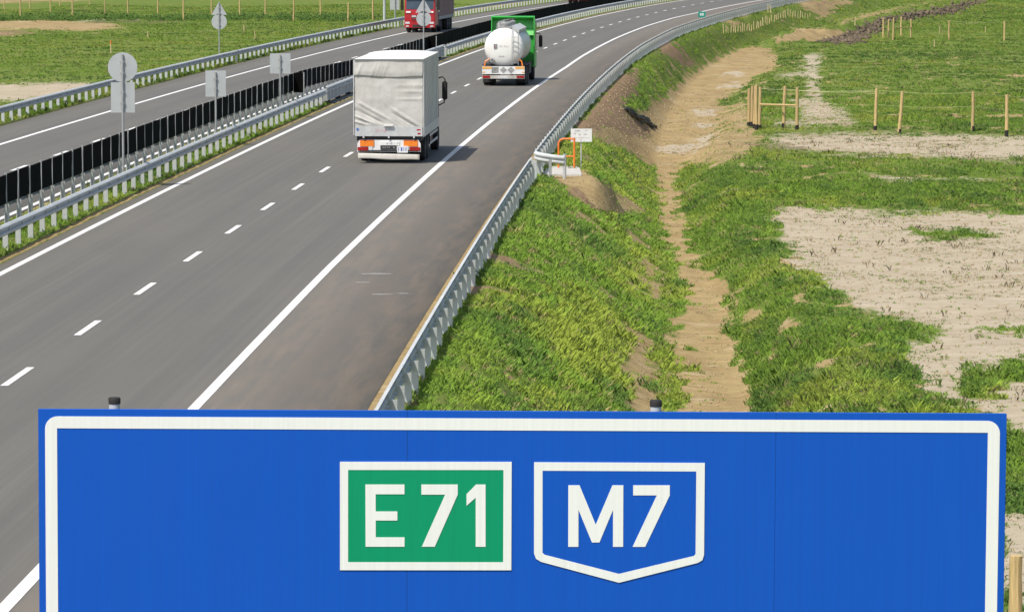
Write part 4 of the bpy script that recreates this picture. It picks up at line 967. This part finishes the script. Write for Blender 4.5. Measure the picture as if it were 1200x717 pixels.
# ================================================================== FENCES AND STAKES
def post_wood(name, parent, X, Y, h, r=.07, lean=(0, 0), tar=True, mat='wood', seed=0):
    g = gz(X, Y); rn = random.Random(seed)
    b = MB(); pts = []; rad = []
    for k in range(6):
        z = -.4 + (h + .4) * k / 5; pts.append((lean[0] * z + rn.uniform(-.012, .012), lean[1] * z, z)); rad.append(r * (1.06 - .14 * k / 5) * rn.uniform(.95, 1.05))
    b.tube(pts, rad, 9); o = b.obj(name, mat, parent, smooth=True)
    o.location = (X, Y, g) if parent is None else (X - parent.location.x, Y - parent.location.y, g - parent.location.z)
    if tar: MB().tube([(lean[0] * -.3, lean[1] * -.3, -.3), (lean[0] * .2, lean[1] * .2, .22 + rn.uniform(-.05, .08))], r * 1.12, 9).obj('tarred_foot', 'tar', o, smooth=True)
    return o
def fence(label, posts, wires=(), braces=(), mat='wood', r=.085, group='wooden post fences', tar=True):
    """posts: (px, py of foot, py of top, lean)"""
    res = []
    for i, (px, py, pt, ln) in enumerate(posts):
        X, Y, Z = hit(px, py); res.append((X, Y, Z, (py - pt) * Y / FPX, ln))
    base = empty('field_fence', (res[0][0], res[0][1], res[0][2]), 0, label, 'fence', group)
    for i, (X, Y, Z, h, ln) in enumerate(res): post_wood('fence_post', base, X, Y, h, r, (ln, 0), tar, mat, i)
    for i, j, f in wires:
        a, c = res[i], res[j]; n = 8; o = base.location
        MB().tube([(a[0] + (c[0] - a[0]) * k / n - o.x, a[1] + (c[1] - a[1]) * k / n - o.y, (a[2] + a[3] * f) * (1 - k / n) + (c[2] + c[3] * f) * k / n - .10 * math.sin(math.pi * k / n) - o.z) for k in range(n + 1)], .006, 5).obj('wire', 'wire', base)
    for i, j, f, rr_ in braces:
        a, c = res[i], res[j]; o = base.location
        MB().tube([(a[0] - o.x, a[1] - o.y, a[2] + a[3] * f - o.z), (c[0] - o.x, c[1] - o.y, c[2] + c[3] * f - o.z)], rr_, 8).obj('brace', mat, base, smooth=True)
    return base
fence('wooden field fence with tarred feet and a braced corner beside the dirt track',
      [(877.5, 148, 104, .0), (881, 149, 101, .01), (884, 150.5, 101, .02), (886.5, 152.5, 99, -.01), (890, 151, 102, .01), (918, 150, 101, .03), (934, 153, 102.5, 0), (1025.5, 153, 104, .035), (1054, 156, 107, .06), (1140, 154, 107, 0), (1179.5, 160, 111, 0), (1262, 162, 113, 0)],
      [(4, 7, .96), (7, 9, .96), (9, 11, .96), (7, 9, .62), (9, 11, .62), (5, 7, .93)], [(4, 6, .58, .05)])
fence('distant wooden fence with a pale cross bar at the end of the dark soil bank',
      [(1035, 45, 21, 0), (1041, 44, 23, .02), (1046.5, 47, 21, .02), (1056, 42, 20, 0), (1067.5, 45, 22.5, 0), (1112, 47, 24, 0), (1177, 48, 25, 0), (1216, 46, 22, 0)], [(4, 5, .95), (5, 6, .95)], [(2, 4, .55, .05)], tar=False)
fence('row of slim wooden fence posts along the far left field',
      [(-8, 20, -3, 0), (24, 22, -2, 0), (85, 22, -4, 0), (150, 21, -3, 0), (185, 17.5, -6, 0), (215, 24, -2, 0), (248, 18, -5, 0), (281, 22, -3, 0), (311, 18, -5, 0), (344, 25, 0, .02), (375.5, 18, -6, 0), (408, 25.5, 3.5, .02), (437, 23, -4, 0)],
      [(i, i + 1, .9) for i in range(12)], tar=False)
fence('far row of faint fence posts across the upper left meadow',
      [(5, 12, -12, 0), (35, 11, -12, 0), (59, 16, -8, 0), (70, 8, -14, 0), (105, 7, -14, 0), (123, 16, -8, 0)], [], tar=False, r=.06)
X, Y = (1197 - CX) / FPX * 58.5, 58.5
o = post_wood('fence_post', None, X, Y, 8.5 - (655 - YH) * 58.5 / FPX - gz(X, Y), .1, (0, 0), True, 'wood', 77); tag(o, 'thick wooden post at the lower right, beside the blue sign', 'post')
SKL = 'short pale wooden stake in the long row on the far roadside slope'
r = random.Random(5)
st_mesh = [MB().tube([(0, 0, -.25), (.01, 0, .55 + .12 * k)], [.045, .04], 7).mesh('stake', 'stake') for k in range(3)]
def stake(px, py, label, group, k=None):
    X, Y, Z = hit(px, py)
    o = link('wooden_stake', st_mesh[r.randrange(3) if k is None else k], None, (X, Y, Z)); o.rotation_euler = (r.uniform(-.05, .05), r.uniform(-.12, .12), r.uniform(0, 3))
    tag(o, label, 'stake', group)
px = 848.0
while px < 950:
    py = np.interp(px, [848, 868, 882, 893, 905, 912, 920, 935, 950], [39.5, 38, 36, 31, 26.5, 22.5, 20.5, 21, 22.5]) + r.uniform(-.8, .8)
    stake(px, py, SKL, 'stakes on the far slope'); px += r.uniform(2.0, 3.6)
for px, py in ((900, 15), (903.5, 15.5)): stake(px, py, 'one of two pale stakes standing above the long stake row', 'pair of stakes above the row', 2)
stake(1002, 30, 'lone pale stake on the dry strip beside the dark soil bank', 'lone field stakes', 2)
stake(1101, 39, 'white-topped peg standing in the grass between the distant fence posts', 'lone field stakes', 1)
stake(1155, 38, 'small pale peg in the grass right of the distant fence', 'lone field stakes', 0)
stake(1095, 56, 'thin pale peg in the grass below the distant fence', 'lone field stakes', 1)
stake(173.5, 45, 'small white peg in the left meadow right of the orange stake', 'lone field stakes', 0)
stake(286, 37, 'white peg in the left meadow right of the pointed sign back', 'lone field stakes', 0)
stake(299, 46, 'pale wooden peg close behind the left guard rail', 'lone field stakes', 1)
X, Y, Z = hit(130, 63); b = MB(); b.tube([(0, 0, -.3), (0, 0, 15 * Y / FPX)], .045, 8)
o = b.obj('wooden_stake', 'stake', None, loc=(X, Y, Z)); tag(o, 'orange-tipped survey stake in the meadow above the round sign', 'stake', 'lone field stakes')
MB().tube([(0, 0, 11 * Y / FPX), (0, 0, 15.2 * Y / FPX)], .05, 8).obj('painted_tip', 'orangepaint', o)

# ================================================================== GRASS AND WEEDS
def blades(name, pts, hgt, wid, tint, nb, label, cat='grass', spread=.16, lean=.8, leafy=False):
    """pts (N,3) tufts -> nb bent blades each, one mesh"""
    n = len(pts)
    if n == 0: return
    P = np.repeat(pts, nb, 0); m = len(P); H = np.repeat(hgt, nb) * RNG.uniform(.5, 1.15, m); W = np.repeat(wid, nb) * RNG.uniform(.7, 1.3, m)
    az = RNG.uniform(0, 2 * np.pi, m); rad = np.sqrt(RNG.random(m)) * spread * (np.repeat(hgt, nb) / .25)
    a2 = RNG.uniform(0, 2 * np.pi, m)
    B = P + np.stack([rad * np.cos(a2), rad * np.sin(a2), np.full(m, -.03)], 1)
    if leafy: B[:, 2] += RNG.random(m) * np.repeat(hgt, nb) * .8
    ln = lean * RNG.uniform(.2, 1.2, m)
    D = np.stack([np.cos(az) * np.sin(ln), np.sin(az) * np.sin(ln), np.cos(ln)], 1)
    S_ = np.stack([-np.sin(az), np.cos(az), np.zeros(m)], 1)
    if leafy:
        Hh = H * .38
        V = np.stack([B, B + D * Hh[:, None] * .55 + S_ * W[:, None] * 1.0, B + D * Hh[:, None] - [0, 0, .02], B + D * Hh[:, None] * .55 - S_ * W[:, None] * 1.0], 1)
        F = np.arange(m * 4).reshape(m, 4); k = 4
    else:
        mid = B + D * (H * .6)[:, None]; tip = B + D * H[:, None] * .95 + np.stack([np.cos(az), np.sin(az), -.35 * np.ones(m)], 1) * (H * .22)[:, None]
        V = np.stack([B - S_ * W[:, None] * .5, B + S_ * W[:, None] * .5, mid + S_ * W[:, None] * .4, tip, mid - S_ * W[:, None] * .4], 1)
        F = np.arange(m * 5).reshape(m, 5); k = 5
    me = bpy.data.meshes.new(name); fill_mesh(me, V.reshape(-1, 3), F)
    T = np.repeat(tint, nb, 0) * RNG.uniform(.75, 1.25, (m, 1)); T = np.repeat(T, k, 0)
    if not leafy: T.reshape(m, 5, 3)[:, 3] *= 1.15
    c = np.ones((m * k, 4), np.float32); c[:, :3] = np.clip(T, 0, 1)
    ca = me.color_attributes.new('tint', 'FLOAT_COLOR', 'POINT'); ca.data.foreach_set('color', c.ravel())
    me.materials.append(M['leaf'])
    o = link(name, me); tag(o, label, cat, kind='stuff'); return o
G_MID, G_DARK, G_YEL, G_DRY = np.array((.195, .305, .048)), np.array((.118, .205, .044)), np.array((.290, .355, .062)), np.array((.31, .275, .125))
TONES = [(.10, 0, [(880,335),(960,332),(1010,370),(1050,410),(1080,470),(1000,490),(900,490),(880,420)]), (0, .07, [(845,235),(930,245),(945,325),(905,345),(870,300)]),
         (.08, 0, [(650,330),(765,300),(745,420),(640,475)]), (0, .05, [(500,385),(610,330),(640,400),(600,490),(480,490)]), (0, .10, [(880,45),(1200,60),(1200,100),(960,110),(880,90)])]
def tints(X, Y):
    a = (.55 * fbm(X * .45, Y * .25, 4) + .45 * fbm(X * .10 + 4, Y * .12, 3))[:, None]; b_ = (.5 * fbm(X * .9 + 30, Y * .5 + 9, 3) + .5 * fbm(X * .13 + 8, Y * .10 + 9, 3))[:, None]; rnd = RNG.random((len(X), 1)); tt = TT(X, Y); a = a + (.07 * sstep(9.3, 10.6, tt) * (1 - sstep(12.2, 13.2, tt)))[:, None]
    px, py = proj(X, Y, ground_z(X, Y)); a = a + .0; b_ = b_ + .0
    for da, db, P in TONES:
        w_ = sstep(-1, 1, poly_sd(px, py, P) / 18)[:, None]; a = a + da * w_; b_ = b_ + db * w_ - .06 * w_ * (da > 0)
    c = G_MID * (1 - sstep(.48, .62, a)) + G_YEL * sstep(.48, .62, a)
    c = c * (1 - sstep(.50, .66, b_)) + G_DARK * sstep(.50, .66, b_)
    return np.where(rnd < .06, G_DRY, c)
def scatter(y0, y1, ta, tb, dens):
    n = int((y1 - y0) * (tb - ta) * dens); Y = RNG.uniform(y0, y1, n); t = RNG.uniform(ta, tb, n); X = RX(Y, t)
    Z = ground_z(X, Y); px, py = proj(X, Y, Z); mg = 60 + 8 * FPX / Y
    k = (px > -mg) & (px < 1200 + mg) & (py > -25) & (py < 717 + 400)
    return X[k], Y[k], Z[k], t[k]
def grass_region(name, y0, y1, ta, tb, dens, h, wd, nb, label, bare=.02, thin=1.0, lean=.8, gain=1.0):
    X, Y, Z, t = scatter(y0, y1, ta, tb, dens)
    cv = cover_at(X, Y, Z).max(1); nz = fbm(X * 2.6, Y * 1.6, 3) * .55 + fbm(X * .9 + 11, Y * .5, 3) * .45
    dn = (1 - sstep(.05, .78, cv + (nz - .5) * 1.7)) * thin * (.35 + .65 * sstep(.30, .52, fbm(X * .7 + 3, Y * .5, 3))) + bare
    edge = t_edge(Y)
    k = (RNG.random(len(X)) < dn) & ~((t > -16.72) & (t < -6.8)) & ~((t > -4.68) & (t < edge + .06)) & ~((t > -6.9) & (t < -4.6) & (Y > MED0) & (Y < MED1))
    X, Y, Z = X[k], Y[k], Z[k]
    hh = h * (.45 + 1.1 * fbm(X * .6, Y * .4, 3)) * np.where(RNG.random(len(X)) < .03, RNG.uniform(1.3, 1.8, len(X)), 1.0) * (1 - .55 * sstep(.15, .7, cv[k])); ww = np.full(len(X), wd)
    return blades(name, np.stack([X, Y, Z], 1), hh, ww, tints(X, Y) * gain, nb, label, lean=lean)
grass_region('verge_grass', 50, 105, 7.4, 25, 66, .20, .013, 11, 'long green grass on the near embankment and ditch bank', lean=.6, gain=1.6)
grass_region('verge_grass', 105, 160, 7.4, 30, 42, .19, .017, 10, 'green grass on the embankment below the concrete slab', lean=.65, gain=1.52)
grass_region('verge_grass', 160, 250, 7.4, 40, 17, .18, .028, 9, 'grass round the dirt track and wooden fence', gain=1.2)
grass_region('meadow_grass', 250, 400, 7.6, 55, 6.0, .16, .045, 8, 'far meadow grass beyond the wooden fence')
grass_region('meadow_grass', 400, 570, 8, 78, 2.4, .22, .07, 8, 'meadow grass at the far right edge of view')
grass_region('median_grass', 84, 330, -6.75, -4.72, 42, .15, .016, 7, 'grass strip growing under the median guard rails', lean=.5, gain=1.5)
grass_region('verge_grass', 150, 330, -19.5, -16.8, 24, .24, .025, 7, 'grass along the foot of the far left guard rail')
grass_region('meadow_grass', 170, 470, -75, -18, 5.0, .16, .05, 7, 'green meadow beyond the oncoming carriageway')
# broad-leaved weeds along the far ditch bank and in clumps on the dry field
def weeds(name, y0, y1, ta, tb, dens, thr, h, wd, nb, label):
    X, Y, Z, t = scatter(y0, y1, ta, tb, dens); cv = cover_at(X, Y, Z).max(1)
    k = (fbm(X * .8 + 50, Y * .45, 3) > thr) & (cv < .5) & (t > t_edge(Y) + .5)
    X, Y, Z = X[k], Y[k], Z[k]; tn = np.where(RNG.random((len(X), 1)) < .5, G_DARK * 1.0, G_MID * .9)
    return blades(name, np.stack([X, Y, Z], 1), h * RNG.uniform(.6, 1.3, len(X)), np.full(len(X), wd), tn, nb, label, 'weeds', spread=.16, lean=1.3, leafy=True)
weeds('broadleaf_weeds', 60, 170, 13.0, 24, 7, .54, .27, .024, 34, 'dark leafy weeds thick on the right bank of the ditch')
weeds('broadleaf_weeds', 60, 150, 8.0, 12.5, 5, .58, .22, .03, 24, 'leafy weeds scattered through the near embankment grass')
weeds('broadleaf_weeds', 170, 330, 8.0, 45, 1.0, .64, .26, .032, 30, 'dark bushy weeds near the wooden fence and track')
X, Y, Z, t = scatter(394, 412, -75, -30, .9)
blades('broadleaf_weeds', np.stack([X, Y, Z], 1), RNG.uniform(.3, .7, len(X)), np.full(len(X), .09), np.tile(G_DARK, (len(X), 1)), 26, 'dark weeds along the foot of the far left fence', 'weeds', spread=.2, lean=1.2, leafy=True)
# sparse olive tufts on the pale field
X, Y, Z, t = scatter(60, 215, 13, 38, 13); cv = cover_at(X, Y, Z)[:, 1]; k = (cv > .12) & (RNG.random(len(X)) < .12 + .75 * sstep(.5, .66, fbm(X * .45 + 70, Y * .22, 4)) + .5 * (cv < .65))
X, Y, Z = X[k], Y[k], Z[k]; q = RNG.random((len(X), 1))
blades('sparse_grass', np.stack([X, Y, Z], 1), RNG.uniform(.04, .12, len(X)), np.full(len(X), .014), np.where(q < .5, np.array((.30, .30, .10)), np.where(q < .75, G_MID, G_DRY)), 7, 'thin olive grass tufts dotted over the pale dry field', spread=.3, lean=.9)
# clods on the dark soil bank
X, Y, Z, t = scatter(340, 530, 11, 27, 3.0); k = cover_at(X, Y, Z)[:, 3] > .3; BANK = np.stack([X[k], Y[k], Z[k]], 1)
# dry stalks on the pale field
X, Y, Z, t = scatter(75, 190, 14, 30, 1.0); k = fbm(X * .5, Y * .3 + 8, 3) > .56
blades('dry_stalks', np.stack([X[k], Y[k], Z[k]], 1), RNG.uniform(.10, .28, k.sum()), np.full(k.sum(), .006), np.tile(np.array((.46, .36, .20)), (k.sum(), 1)), 5, 'thin brown dry stalks on the pale field', 'weeds', lean=.35)
# pebbles and clods in the ditch floor and on bare earth
X, Y, Z, t = scatter(64, 260, 8, 26, 9); cv = cover_at(X, Y, Z); k = (cv.max(1) > .55) & (RNG.random(len(X)) < .55)
def clods(P, rr_, mat, label):
    n = len(P)
    V = (P[:, None] + oct_[None] * rr_[:, None, None] * RNG.uniform(.6, 1.3, (n, 6, 1))).reshape(-1, 3)
    F = (of[None] + (np.arange(n) * 6)[:, None, None]).reshape(-1, 3)
    me = bpy.data.meshes.new('clods'); fill_mesh(me, V, F); me.materials.append(mat)
    tag(link('clods', me), label, 'clods', kind='stuff')
X, Y, Z = X[k], Y[k], Z[k]; n = len(X); rr_ = RNG.uniform(.012, .045, n) * np.interp(Y, [64, 260], [1, 1.8])
oct_ = np.array([(1, 0, 0), (0, 1, 0), (-1, 0, 0), (0, -1, 0), (0, 0, .8), (0, 0, -.6)]); of = np.array([(0, 1, 4), (1, 2, 4), (2, 3, 4), (3, 0, 4), (1, 0, 5), (2, 1, 5), (3, 2, 5), (0, 3, 5)])
clods(np.stack([X, Y, Z], 1), rr_, plain('dry_clod', (.36, .27, .15), .95, 0, .3, 3.0), 'small clods and stones on the bare earth of ditch and track')
clods(BANK, RNG.uniform(.08, .34, len(BANK)), plain('dark_clod', (.12, .088, .055), .95, 0, .6, .5), 'dark clods of dug soil along the far soil bank')
for o in bpy.data.objects:
    if o.name.split('.')[0] in ('lettering', 'numerals', 'logo'): o['kind'] = 'stuff'
